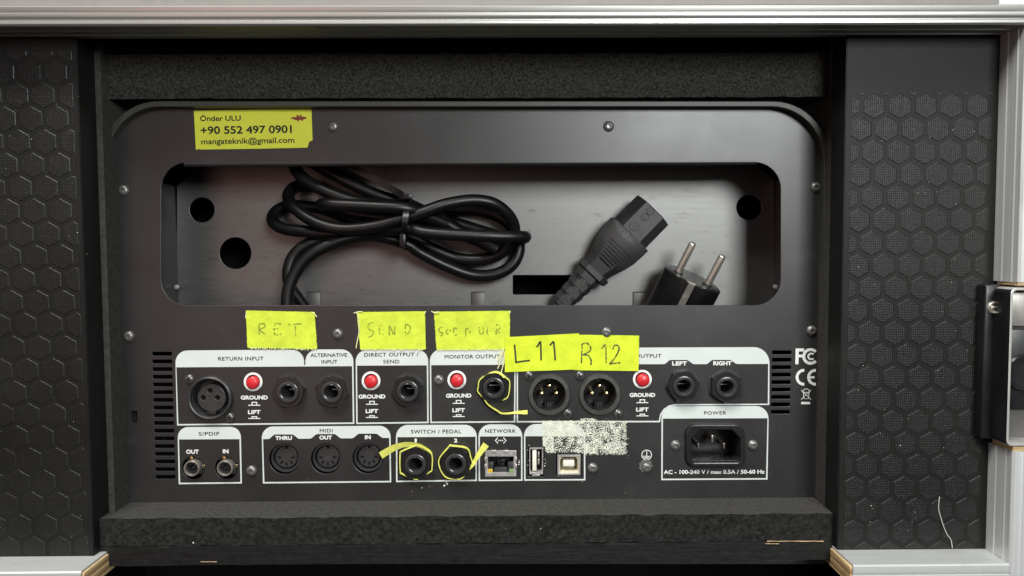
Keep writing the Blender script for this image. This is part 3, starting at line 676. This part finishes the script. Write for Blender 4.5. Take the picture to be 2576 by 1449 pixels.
# small and square data sockets
a_ = frame_box(1331.5, 1126, 1366.3, 1193, (2.6, 3.4, 2.6, 5), -.4, 9, TIN, 'upright_data_socket', unit)
bx(1334, 1129, 1364, 1189, 6, 7, DARK, 'socket_floor', a_); bx(1339.6, 1132, 1349.6, 1184.5, .2, 6, WHITEP, 'tongue', a_)
for v in (1140, 1158): bx(1353.5, v, 1357.5, v+14, 3, 5, TIN, 'contact_spring', a_)
bx(1339, 1193.2, 1358, 1197, -.5, .4, TIN, 'spring_finger', a_)
b_ = frame_box(1402.5, 1144, 1460, 1194.5, (4, 4, 4, 4), -.4, 9, TIN, 'square_data_socket', unit)
oct_ = [(1412, 1148.5), (1450, 1148.5), (1456, 1156), (1456, 1190), (1406.5, 1190), (1406.5, 1156)]
obj('liner', flat(XZ(rect(1406, 1147.5, 1457, 1191)), [XZ([(1414, 1150.5), (1449, 1150.5), (1453.8, 1157), (1453.8, 1186), (1409, 1186), (1409, 1157)])], 7, .1, y=4), CREAM, b_)
bx(1407, 1149, 1456, 1190, 7.2, 7.8, mat('cream_shade_plastic', (.42, .40, .27), .5), 'socket_floor', b_); bx(1417, 1159, 1445, 1174, .6, 7, WHITEP, 'tongue', b_, .2)
for u in (1421, 1431): bx(u, 1150, u+5.5, 1158, 4, 7.1, DARK, 'contact_slot', b_)
# mains inlet
po = uv_rr(1723, 1065.5, 1870.5, 1173.5, 26); pi_ = XZ(rp([(1757, 1080, 5), (1838, 1079.5, 5), (1859, 1101, 6), (1859, 1160, 9), (1738, 1160.5, 9), (1738, 1101, 6)], 4))
mi = obj('mains_inlet', flat(po, [pi_], 3.2, .7, y=-1.0), BLK, unit)
obj('inlet_shroud', flat(XZ(rp([(1750, 1073, 5), (1846, 1072.5, 5), (1864, 1097, 6), (1864, 1165, 9), (1732, 1165, 9), (1732, 1097, 6)], 4)), [pi_], 14, .1, y=8.2), BLK, mi)
bx(1733, 1074, 1863, 1164, 14.5, 15.5, BLK, 'socket_floor', mi)
for u, v, w_, h_ in ((1758.5, 1118, 2.2, 13), (1793, 1098, 4.6, 18), (1824, 1118, 2.2, 13)):
    bx(u, v, u+w_, v+h_, 2.5, 15, NICK, 'contact_pin', mi)

# ================================================================== LABELS AND TAPE ON THE PANEL
G1 = 'fluorescent yellow tape labels on the panel'
def ragged(corners, jit, step=2.2, seed=1, fray=(0, 0, 0, 0)):
    r = random.Random(seed); out = []
    for i in range(4):
        a, b = Vector(corners[i]), Vector(corners[(i+1) % 4]); L = (b-a).length; n = max(2, int(L/step)); nn = Vector(((b-a).y, -(b-a).x)).normalized()
        for k in range(n):
            f = fray[i] if 0 < k else 0
            out.append(a+(b-a)*k/n+nn*(r.uniform(-jit, jit)*.6+f*r.random()*(k % 2)))
    return [(p.x, p.y) for p in out]
def tape(name, corners, label, mt, out, seed, fray, thick=.3, jit=.7):
    pts = XZ(ragged(corners, jit, 1.6, seed, fray)); c = Vector((sum(p[0] for p in pts)/len(pts), -out, sum(p[1] for p in pts)/len(pts)))
    return tag(obj(name, flat([(p[0]-c.x, p[1]-c.z) for p in pts], [], thick, 0, y=0, ang=None), mt, None, c), label, 'tape', G1)
def thread(par, pts, r, out, mt=THREAD, name='thread'):
    q = spline([P(u, v, -out-(.15*k % .4)) for k, (u, v) in enumerate(pts)], .5); c = q[0].copy()
    return obj(name, sweep([p-c for p in q], r, r, 6), mt, par, c)
def writing(par, strokes, w, out, fade, seed, mt=MARKER):
    r = random.Random(seed)
    for s in strokes:
        q = spline([Vector((a, b, 0)) for a, b in s], .8); q = [(p.x, p.y) for p in q]; i = 0
        if fade == 0:
            stroke(q, w, out, mt, par, 'handwriting'); continue
        while i < len(q)-2:
            n = r.randint(3, 7); seg = q[i:i+n]
            if len(seg) > 1 and r.random() > fade: stroke(seg, w*r.uniform(.5, 1.05), out+r.uniform(0, .02), mt, par, 'handwriting')
            i += n-1
t1 = tape('tape_label', [(619.6, 781), (791.5, 785), (797.8, 877), (623.3, 873.7)], 'yellow cloth tape label with faded letters RET above the return input header', TAPE, .35, 3, (.4, 1.6, 2.4, 1.2))
t2 = tape('tape_label', [(898, 785), (1068.7, 783), (1071, 878), (907, 878.5)], 'yellow cloth tape label with faded letters SEND above the direct output header', TAPE, .35, 5, (.4, 1.5, 2.6, 1.2))
t3 = tape('tape_label', [(1092, 784), (1282.7, 782), (1281.5, 878), (1098.7, 879.5)], 'yellow cloth tape label with a longer faded word above the monitor output header', TAPE, .35, 8, (.4, 1.2, 3.2, 1.6))
t5 = tape('tape_label', [(1443, 841.5), (1607, 844), (1605.4, 932.6), (1443, 930.6)], 'bright yellow tape label marked R 12 by hand above the second male socket', TAPE2, .7, 12, (.2, 1.4, .2, .2), .25, .35)
t4 = tape('tape_label', [(1269.8, 847.8), (1456, 838.2), (1450, 928.6), (1270.2, 935.2)], 'bright yellow tape label marked L 11 by hand above the first male socket', TAPE2, 1.0, 14, (.2, .2, .2, .4), .25, .35)
writing(t1, [[(653, 842), (653, 817), (664, 814), (667, 822), (655, 829), (668, 841)], [(708, 815), (692, 815), (692, 840), (709, 840)], [(692, 827), (705, 826)], [(726, 816), (760, 814)], [(744, 816), (744, 843)]], 4.2, .58, .17, 2)
writing(t2, [[(939, 810), (928, 815), (927, 826), (939, 834), (936, 844), (927, 848)], [(966, 817), (956, 820), (955, 838), (966, 841)], [(956, 829), (964, 828)], [(980, 843), (980, 820), (992, 842), (993, 820)], [(1020, 814), (1021, 840), (1031, 832), (1031, 820), (1020, 814)]], 4.0, .58, .17, 4)
writing(t3, [[(1113, 822), (1105, 826), (1106, 834), (1114, 838), (1108, 846)], [(1126, 828), (1122, 836), (1129, 840), (1133, 832), (1126, 828)], [(1150, 826), (1142, 826), (1142, 842), (1151, 841)], [(1172, 846), (1172, 828), (1182, 828), (1182, 836), (1173, 838)], [(1206, 822), (1207, 838), (1215, 838), (1216, 822)], [(1226, 822), (1226, 840), (1235, 838)], [(1248, 842), (1249, 818), (1257, 818), (1257, 826), (1250, 830), (1262, 842)]], 3.8, .58, .17, 6)
writing(t4, [[(1294, 866), (1296, 885), (1298, 912)], [(1297, 911), (1315, 908), (1333, 906)], [(1350, 873), (1359, 858)], [(1359.5, 858), (1360.5, 880), (1361, 906)], [(1383, 868), (1392, 858)], [(1392.5, 858), (1394.5, 880), (1396.5, 906)]], 4.5, 1.2, 0, 9, mat('black_marker', (.035, .045, .010), .7))
writing(t5, [[(1462, 913), (1463, 890), (1464, 864)], [(1464, 865), (1474, 862), (1484, 870), (1484, 882), (1466, 892)], [(1466, 892), (1478, 893), (1486, 904), (1486, 918)], [(1513, 877), (1523, 865)], [(1523.5, 865), (1524, 890), (1524, 913)], [(1541, 878), (1546, 868), (1555, 870), (1556, 880), (1546, 900), (1532, 915)], [(1532, 915), (1545, 913), (1560, 912)]], 4.3, .88, .03, 11, mat('grey_marker', (.07, .085, .02), .7))
for (pts) in ([(897, 787), (902, 797), (904, 826), (901, 848), (898, 862), (896, 876)], [(890, 788), (899, 785), (912, 784)], [(1068, 790), (1071, 783)], ): thread(t2, pts, .28, .5)
for (pts) in ([(783, 785), (791, 790), (797, 797)], [(620, 785), (618, 800)]): thread(t1, pts, .28, .5)
for (pts) in ([(1085, 783), (1094, 787), (1104, 784)], [(1282, 789), (1284, 782)], [(1266, 880), (1258, 905), (1256, 918), (1252, 927)], [(1268, 884), (1268, 905), (1264, 925), (1258, 948)], [(1268, 876), (1255, 898), (1248, 906)]): thread(t3, pts, .3, .9)
for par, (u0, u1, v0, v1), sd in ((t1, (626, 796, 874.5, 877.5), 1), (t2, (908, 1070, 878, 878), 2), (t3, (1100, 1268, 879, 878), 3)):
    r = random.Random(sd); ms = []
    for k in range(70):
        s = r.random(); u, v = u0+(u1-u0)*s, v0+(v1-v0)*s; L = r.uniform(1.5, 5.5); du = r.uniform(-1.5, 1.5)
        a, b = P(u, v-1, -.45), P(u+du, v+L, -r.uniform(.2, .7)); ms.append(sweep([a, (a+b)/2+Vector((.05, 0, 0)), b], .13, .13, 4))
    tag(obj('frayed_edge', joined(ms), THREAD, par, (0, 0, 0)), kind='stuff')
# contact sticker
spts = [(488.2, 279), (640, 276.4), (783.7, 274.4), (786.7, 352.8), (778, 357), (776, 362), (775.5, 368), (772.5, 371.6), (640, 374.4), (504.6, 376.2), (501, 375), (493.2, 377.3)]
sx = XZ(spts); sc_ = Vector((sx[0][0], -.2, sx[0][1]))
st = tag(obj('contact_sticker', flat([(a-sc_.x, b-sc_.z) for a, b in sx], [], .16, 0, ang=None), STICK, None, sc_), 'printed yellow contact sticker with name, phone and email at the top of the panel', 'sticker')
T('Önder ULU', 503.9, 606.4, 305.2, 303.8, 13.2, INK, .9, .34, parent=st); T('+90 552 497 0901', 505.4, 734.8, 338.2, 334.6, 19.2, INK, 1.5, .34, parent=st)
T('mangateknik@gmail.com', 507, 741.4, 363.4, 359.4, 14.0, INK, .8, .34, parent=st)
def tl(pts): return [(242.8+a*.25297, 115+b*.25297) for a, b in pts]
lg = tl([(1925, 722), (1960, 708), (1990, 712), (1994, 685), (2010, 690), (2022, 708), (2028, 684), (2040, 685), (2040, 706), (2066, 704), (2098, 720), (2068, 732), (2050, 738), (2060, 752), (2040, 746), (2030, 738), (2014, 745), (2008, 765), (2000, 744), (1972, 738), (1955, 730)])
lx = XZ(lg); obj('emblem', flat([(a-lx[0][0], b-lx[0][1]) for a, b in lx], [], 0, y=0, ang=None), LOGO, st, (lx[0][0], -.35, lx[0][1]))
# tape strips wrapped round three jack nuts
G2 = 'thin yellow tape strips wrapped around jack nuts'
def strip(pts, label, wdt, flag, out=2.4):
    q = [P(u, v, -out) for u, v in pts]; c = q[0].copy(); path = spline(q, .6)
    o = tag(obj('tape_strip', sweep([p-c for p in path], .26, 1.15, 4, 30, square=True), STRIP, None, c), label, 'tape strip', G2)
    pts2, w0, w1 = flag; a = [Vector(p) for p in pts2]; l, r = [], []
    N = 14; qq = spline([Vector((p.x, p.y, 0)) for p in a], (a[-1]-a[0]).length/N)
    for i, p in enumerate(qq):
        t = (qq[min(i+1, len(qq)-1)]-qq[max(i-1, 0)]).normalized(); n = Vector((-t.y, t.x, 0)); k = i/(len(qq)-1); w_ = (w0+(w1-w0)*k)/2
        l.append(p+n*(w_+rnd.uniform(-.5, .5))); r.append(p-n*(w_+rnd.uniform(-.5, .5)))
    poly = l+r[::-1]; vs = []
    m = len(l)
    for i in range(m):
        k = i/(m-1); yy = -out-.3-1.6*k
        vs += [P(l[i].x, l[i].y, yy-.6), P(r[i].x, r[i].y, yy+.3)]
    vs = [v-c for v in vs]; fs = [(2*i, 2*i+1, 2*i+3, 2*i+2) for i in range(m-1)]
    obj('strip_tail', fixn(mesh(vs, fs, 40)), STRIP, o, c); return o
strip([(1268, 951), (1257, 938), (1236, 937.5), (1208, 954), (1203, 973), (1202, 984), (1216, 1000), (1229, 1018), (1251, 1033), (1262, 1039.5), (1280, 1040)],
      'narrow yellow tape strip around the monitor output jack, its tail reaching the first male socket', 6, ([(1279, 1040), (1300, 1037.5), (1327, 1037)], 3.5, 10.5))
strip([(1257, 938), (1268, 947), (1281, 957), (1282, 975), (1277, 998), (1263, 1006)], 'short yellow tape strip hugging the right side of the monitor output jack', 6, ([(1236, 937.5), (1247, 936), (1258, 939), (1270, 949)], 5, 6))
strip([(1048, 1119), (1012, 1134), (1007, 1141), (1007.5, 1184), (1012, 1191), (1046, 1204.5), (1054, 1201), (1082, 1186), (1087, 1178), (1086.5, 1143), (1070, 1127), (1048, 1118)],
      'yellow tape strip around switch jack 1, its wide tail pointing left over the in socket', 6, ([(1085, 1140), (1066, 1126), (1047, 1119), (1020, 1118), (990, 1127), (957.5, 1146)], 7, 19))
strip([(1130, 1122), (1104, 1158), (1119, 1197), (1150, 1203.5), (1164, 1200), (1180, 1180), (1189, 1169), (1184, 1148), (1174, 1127), (1130, 1120)],
      'yellow tape strip around switch jack 2, its tail standing up towards the network socket', 6, ([(1180, 1180), (1190, 1168), (1202, 1147), (1223, 1118)], 6, 17))
strip_top = [(1130, 1121), (1152, 1121), (1175, 1128)]
# residue of a removed label
def residue():
    vs, fs = [], []; idx = {}; c0 = P(1470, 1100); cs = .85
    for i in range(int(222/cs)):
        for j in range(int(98/cs)):
            u, v = 1362+i*cs, 1052+j*cs
            left = 1365+3*noise.noise(Vector((0, v*.15, 0))); right = 1575+6*noise.noise(Vector((7, v*.2, 0)))+7*noise.noise(Vector((3, v*.7, u*.2))); top = 1058+3*noise.noise(Vector((u*.1, 2, 0)))-(6 if 1460 < u < 1500 else 0); bot = 1141+4*noise.noise(Vector((u*.13, 5, 0)))+7*noise.noise(Vector((u*.6, 5, v*.2)))-(4 if u < 1450 else 0)
            if not (left < u < right and top < v < bot): continue
            if 1397 < u < 1465 and v > 1139 or (1326 < u < 1371 and v > 1122): continue
            e = noise.noise(Vector((u*.34, v*.34, 0)))+.6*noise.noise(Vector((u*.8, v*.8, 4)))+.5*noise.noise(Vector((u*.07, v*.07, 2)))
            thr = -.06
            if u < 1450 and v < 1097: thr = -.42
            if u < 1392: thr = min(thr, -.35)
            if u > 1450 and v > 1112: thr = -.18
            if 1392 < u < 1452 and v > 1098: thr = .10
            if e < thr: continue
            q = []
            for di, dj in ((0, 0), (1, 0), (1, 1), (0, 1)):
                k = (i+di, j+dj)
                if k not in idx:
                    w_ = P(1362+k[0]*cs+.5*noise.noise(Vector((k[0]*.9, k[1]*.9, 1))), 1052+k[1]*cs+.5*noise.noise(Vector((k[0]*.9, k[1]*.9, 8))))
                    idx[k] = len(vs); vs.append(w_-c0+Vector((0, -.13-.05*abs(noise.noise(Vector((u, v, 3)))), 0)))
                q.append(idx[k])
            fs.append(q)
    o = obj('adhesive_residue', fixn(mesh(vs, fs)), RESID, None, c0)
    return tag(o, 'crusty cream adhesive residue of a removed label over the USB header', 'adhesive residue', kind='stuff')
residue()
def lint(spots, y, name, label, seed, parent=None):
    r = random.Random(seed); vs, fs = [], []
    for u, v, s in spots:
        n = r.randint(4, 6); o = len(vs); c = P(u, v, y)
        for k in range(n):
            a = 2*math.pi*k/n; d = s*S0*r.uniform(.4, 1.1); vs.append(c+Vector((d*math.cos(a), -.18, d*math.sin(a))))
        vs.append(c+Vector((0, -.18-s*.06, 0)))
        for k in range(n): fs.append((o+k, o+(k+1) % n, o+n))
    o = obj(name, fixn(mesh(vs, fs)), RESID, parent); return tag(o, label, 'dust', kind='stuff')
r = random.Random(5)
lint([(1118, 1222, 4.5), (1125, 1217, 3.5), (1122, 1212, 2), (1062, 1227, 1.6), (1036, 1236, 1.2), (1080, 1224, 1.2), (1306, 1163, 2.6), (1305, 1168, 2.2), (1307, 1158, 1.8), (1331, 1120, 2), (1327, 1132, 1.4), (1328, 1170, 1.6),
      (1371, 1155, 1.8), (1372, 1166, 2.4), (1370, 1172, 1.8), (1376, 1160, 1.2), (1356, 1208, 1.8), (1417, 1207, 1), (1465, 1212, 1.2), (1330, 1158, 1.3), (1206, 1063, 1.4), (1302, 1050, 1), (1180, 1059, 1.4), (1560, 1049, 1.4), (1575, 1039, 1.2), (1300, 1048, .9)]
     + [(r.uniform(300, 2040), r.uniform(1040, 1250), r.uniform(.25, .6)) for k in range(50)] + [(r.uniform(1360, 1590), r.uniform(1050, 1155), r.uniform(.4, 1.1)) for k in range(60)], 0, 'lint_specks', 'pale lint and paint specks scattered over the lower panel', 4)
r = random.Random(9)
lint([(r.uniform(2130, 2470), r.uniform(300, 1370), r.uniform(.5, 1.2)) for k in range(60)] + [(2264, 1120, 1.6), (2191, 1272, 1.8), (2194, 1279, 1.2), (2225, 1030, 1.2), (2285, 1333, 1), (2158, 980, 1.2)], YB-.4, 'lint_specks', 'pale dust specks scattered over the right hexagon board', 5)
lint([(r.uniform(0, 225), r.uniform(200, 1380), r.uniform(.4, .9)) for k in range(26)] + [(80, 350, 1.5), (195, 585, 1.6)], YB-.4, 'lint_specks', 'pale dust specks scattered over the left hexagon board', 6)
lint([(r.uniform(300, 2060), r.uniform(1300, 1362), r.uniform(.3, .8)) for k in range(30)] + [(487, 1365, 2.4), (1360, 1330, 1.6)], -25.8, 'lint_specks', 'pale dust specks scattered over the lower foam lining', 7)
q = spline([P(u, v, YB-.9) for u, v in ((2363.5, 1249), (2361, 1277), (2366, 1300), (2376, 1330), (2383, 1345), (2392, 1358), (2396, 1379))], .8); c = q[0].copy()
tag(obj('loose_thread', sweep([p-c for p in q], .18, .18, 6), mat('grey_thread', (.55, .52, .48), .8), None, c), 'thin pale thread stuck to the right hexagon board near the bottom rail', 'thread')

# ================================================================== POWER CORD
cord = empty('power_cord', P(1010, 560, 40), 'black mains cord coiled and tied in the hand opening, with two pin plug', 'power cord')
RC = 3.5
def K(pts): return [P(575+a*.32243, 383.3+b*.32243, y) for a, b, y in pts]
c1 = K([(690, 1360, 32), (620, 1240, 32), (545, 1140, 30), (480, 1040, 28), (468, 920, 28), (515, 800, 29), (640, 705, 30), (850, 655, 32), (1100, 640, 33), (1390, 655, 33), (1600, 755, 34), (1780, 825, 35), (1950, 838, 34), (2110, 795, 32), (2205, 695, 29), (2228, 580, 26),
        (2175, 480, 21), (2060, 398, 17), (1900, 375, 15), (1700, 405, 13), (1550, 455, 12), (1390, 508, 12), (1150, 575, 13), (900, 598, 14), (720, 562, 15), (570, 480, 18), (480, 390, 23), (472, 320, 29), (540, 265, 35), (680, 270, 40), (850, 350, 40.5), (1100, 410, 40), (1390, 440, 40),
        (1600, 500, 40), (1900, 590, 39), (2130, 660, 36), (2280, 672, 31), (2316, 660, 25), (2285, 660, 17), (2100, 657, 12.5), (1800, 645, 11), (1550, 628, 11), (1390, 600, 14), (1100, 618, 21), (800, 635, 23), (600, 617, 24), (440, 598, 27), (350, 545, 31), (355, 480, 36), (430, 430, 40), (560, 418, 41), (750, 445, 41),
        (950, 520, 41), (1200, 560, 41), (1390, 530, 41), (1600, 470, 40), (1850, 445, 38), (2080, 490, 37), (2215, 590, 36), (2268, 740, 35), (2215, 875, 34), (2080, 950, 33.5), (1900, 955, 33), (1700, 885, 31), (1500, 785, 28), (1390, 715, 26), (1150, 650, 24), (950, 665, 22), (750, 735, 20.5), (600, 835, 20), (510, 960, 19.5), (462, 1100, 19), (455, 1320, 19)])
obj('cable', sweep(spline(c1, 1.6), RC, RC, 14), RUB, cord)
c2 = K([(2100, 760, 26), (1850, 640, 27), (1600, 500, 27), (1390, 400, 27), (1150, 330, 26), (900, 215, 26), (700, 105, 28), (590, 45, 28), (520, 60, 24), (520, 120, 19), (580, 200, 15), (700, 275, 13), (850, 340, 12), (1050, 395, 13), (1390, 430, 19), (1650, 520, 26), (1850, 640, 34), (2050, 740, 40)])
obj('cable', sweep(spline(c2, 1.6), RC, RC, 14), RUB, cord)
c3 = K([(1700, 560, 22), (1550, 500, 17), (1390, 440, 10), (1100, 420, 9), (850, 408, 9), (755, 404, 11), (725, 408, 18), (760, 425, 27), (950, 470, 31), (1390, 540, 28), (1700, 600, 28), (1950, 690, 30)])
obj('cable', sweep(spline(c3, 1.4), RC, RC, 14), RUB, cord)
# tie round the bundle
ring = []
for k in range(33):
    a = 2*math.pi*k/32; zc_ = 545+195*math.sin(a); yy = 25-20.5*math.cos(a)*(1-.25*abs(math.sin(a))**3)
    ring.append(P(575+(1405-.14*(zc_-345))*.32243, 383.3+zc_*.32243, yy))
tie = obj('cable_tie', sweep(ring, 1.35, .5, 4, 30, ref=Vector((0, -1, .001)), square=True) if False else None or loft([[p+Vector(((-1.6), 0, 0))+(p-Vector((p.x, 25, P(1000, 559, 25).z))).normalized()*h for h in (0, .9)]+[p+Vector((1.6, 0, 0))+(p-Vector((p.x, 25, P(1000, 559, 25).z))).normalized()*h for h in (.9, 0)] for p in ring], 30), TIE, cord)
h = P(575+1362*.32243, 383.3+690*.32243, 8); obj('tie_head', box(-1.6, 1.6, -3, 3, -3.6, 3.6, .4), TIE, tie, h)
h = P(575+1398*.32243, 383.3+347*.32243, 12); obj('tie_head', box(-2.6, 2.6, -3, 3, -1.6, 1.6, .4), TIE, tie, h)
tail = spline(K([(1375, 350, 14), (1300, 300, 16), (1100, 185, 17), (900, 95, 17), (780, 40, 17)]), 2)
obj('tie_tail', sweep(tail, 1.9, .6, 4, 30, square=True), TIE, tie)
# appliance connector, modelled along its axis: s from the mouth backwards
def GP(x, y, d): return P(1277.8+x*.24802, 460+y*.24802, d)
k_ = .24802
A0 = GP(1470, 275, 31); A1 = GP(585, 1180, 33); ax = (A1-A0).normalized(); sd = ax.cross(Vector((0, -1, 0))).normalized()
if sd.x < 0: sd = -sd
nn = -(ax.cross(sd)); nn = nn if nn.y < 0 else -nn
U = (A1-A0).length/math.hypot(885, 905)
def sec(s, w0, w1, t, ch=.28):
    """eight sided section: left half width w0, right half width w1, half thickness t"""
    o = A0+ax*(s*U); w0 *= U; w1 *= U; c = ch*t; h = min(c*1.6, .46*(w0+w1)*.5)
    pts = [(-w0, -t+c*1.1), (-w0+h, -t), (w1-h, -t), (w1, -t+c*1.1), (w1, t-c*1.1), (w1-h, t), (-w0+h, t), (-w0, t-c*1.1)]
    return [o+sd*a-nn*b for a, b in pts]
con = obj('appliance_connector', loft([sec(0, 208, 208, 7.6, .7), sec(8, 216, 216, 8, .7), sec(345, 218, 216, 8.2, .7)], 25), RUB2, cord)
obj('grip', loft([sec(338, 240, 240, 8.8, .3), sec(345, 246, 244, 9.1, .3), sec(430, 246, 244, 9.4, .4), sec(540, 232, 236, 9.4, .45), sec(640, 200, 214, 9.0, .5), sec(720, 165, 185, 8.4, .55), sec(790, 148, 164, 7.8, .6), sec(838, 142, 156, 7.4, .6)], 40), RUB2, con)
obj('collar', loft([sec(832, 150, 160, 7.4, .6), sec(842, 178, 190, 8.2, .6), sec(900, 172, 184, 8.2, .6), sec(912, 150, 160, 7.4, .6)], 40), RUB2, con)
obj('strain_relief', loft([sec(905, 128, 122, 6.6, .7), sec(1350, 100, 98, 5.2, .7), sec(1352, 60, 60, 3.6, .7), sec(1640, 60, 60, 3.6, .7)], 40), RUB2, con)
for k in range(4):
    s0, s1 = 918+k*108, 918+k*108+70; w = 134-k*7
    obj('relief_ring', loft([sec(s0, w, w-4, 7.2-.35*k, .6), sec(s1, w-4, w-8, 7.0-.35*k, .6)], 30), RUB2, con)
    if k < 3: obj('relief_bridge', loft([sec(s1-4, 26, 26, 6.9-.35*k, .2), sec(s0+112, 26, 26, 6.9-.35*k, .2)], 30), RUB2, con)
    if k < 3: obj('relief_slot', loft([sec(s1+4, 100-6*k, -34, 6.42-.3*k, .1), sec(s0+104, 98-6*k, -34, 6.4-.3*k, .1)], 30), DARK, con)
    if k < 3: obj('relief_slot', loft([sec(s1+4, -34, 96-6*k, 6.42-.3*k, .1), sec(s0+104, -34, 94-6*k, 6.4-.3*k, .1)], 30), DARK, con)
for k in range(7):
    s = 505+k*34; w0 = 150-k*11
    obj('grip_ridge', loft([[A0+ax*((s+a)*U)+sd*(b*U)+nn*h for a, b, h in ((0, -w0*.86, 9.0), (9, -w0*.86, 9.75), (18, -w0*.86, 9.0))], [A0+ax*((s+a)*U)+sd*(b*U)+nn*h for a, b, h in ((0, w0, 9.0), (9, w0, 9.75), (18, w0, 9.0))]], 20), RUB2, con)
def emb(s, p, h): return A0+ax*(s*U)+sd*(p*U)+nn*h
def ring_mark(s, p, r, h):
    q = [emb(s+r*math.cos(a), p+r*math.sin(a), h) for a in [2*math.pi*k/24 for k in range(25)]]
    obj('moulded_ring', sweep(q, .14, .14, 5, ref=nn), RUB2, con)
def moulded(body, s, p, hgt, h, ang=0.0):
    cu = bpy.data.curves.new('t', 'FONT'); cu.body = body; cu.size = hgt/.7; cu.align_x = 'CENTER'; cu.align_y = 'CENTER'; cu.extrude = .12; cu.offset = .03*hgt*.5; cu.resolution_u = 3
    ex, ey = sd, -ax; o = emb(s, p, h)
    me = curve_mesh(cu, 0, None, fix=lambda c: (ex*c.x+ey*c.y+nn*c.z)*MM)
    obj('moulded_lettering', me, RUB2, con, o)
for s, p, r, tx in ((45, -25, 38, 'D'), (125, -22, 36, 'N'), (265, -35, 44, 'S')): ring_mark(s, p, r, 8.3); moulded(tx, s, p, r*U*.9, 8.25)
moulded('10A', 268, 42, 2.6, 8.25); ring_mark(378, -40, 44, 9.3); moulded('VDE', 378, -40, 1.9, 9.3); moulded('250V', 355, 55, 2.4, 9.3)
# plug with two round pins
fa = Vector((.385, -.27, .90)).normalized(); fc = P(1743, 700, 22)
e1 = fa.cross(Vector((0, 1, 0))).normalized(); e1 = e1 if e1.x > 0 else -e1; e2 = fa.cross(e1).normalized(); e2 = e2 if e2.y < 0 else -e2
Rp = 17.2
def pr(h, sc, n=48):
    out = []
    for k in range(n):
        a = 2*math.pi*k/n; x, y = math.cos(a), math.sin(a)
        rr_ = Rp*sc
        if abs(y) > .985: rr_ *= .93
        out.append(fc+fa*h+e1*x*rr_+e2*y*rr_*.92)
    return out
plug = obj('mains_plug', loft([pr(-60, .72), pr(-38, .8), pr(-34, 1.0), pr(-.6, 1.0), pr(0, .955)], 40), PLUGM, cord)
for sgn in (-1, 1):
    b0 = fc+e1*(9.1*sgn)-e2*(.0); pth = [b0-fa*1, b0+fa*17.6, b0+fa*18.6, b0+fa*19.1]
    pts = []
    rings = [[p+ (e1*math.cos(2*math.pi*k/18)+e2*math.sin(2*math.pi*k/18))*r_ for k in range(18)] for p, r_ in zip(pth, (2.1, 2.1, 1.65, .7))]
    obj('contact_pin', loft(rings, 50), NICK, plug)
    sk = [[p+(e1*math.cos(2*math.pi*k/18)+e2*math.sin(2*math.pi*k/18))*r_ for k in range(18)] for p, r_ in zip((b0-fa*.5, b0+fa*.35, b0+fa*.4), (3.0, 3.0, 2.4))]
    obj('pin_collar', loft(sk, 50), PLUGM, plug)
cl = [fc+e2*(Rp*.955)-e1*3.0+fa*h for h in (-34, -3, -.2, .25)]
obj('earth_clip', loft([[p+e1*a+e2*b for a, b in ((-1.7, -1.2), (1.7, -1.2), (1.7, .35), (-1.7, .35))] for p in cl], 25), NICK, plug)
obj('earth_clip', loft([[fc+fa*.15+e2*(Rp*.92)-e1*3.0+e1*a-e2*b+fa*c for a, c in ((-2.6, 0), (2.6, 0), (2.6, .3), (-2.6, .3))] for b in (0, 2.6)], 25), NICK, plug)
obj('earth_hole', loft([[fc+fa*h-e2*8.5+e1*5+(e1*math.cos(2*math.pi*k/16)*2.6+e2*math.sin(2*math.pi*k/16)*2.2) for k in range(16)] for h in (-.2, .06)], 40), mat('plug_hole_metal', (.20, .19, .17), .4, .7), plug)
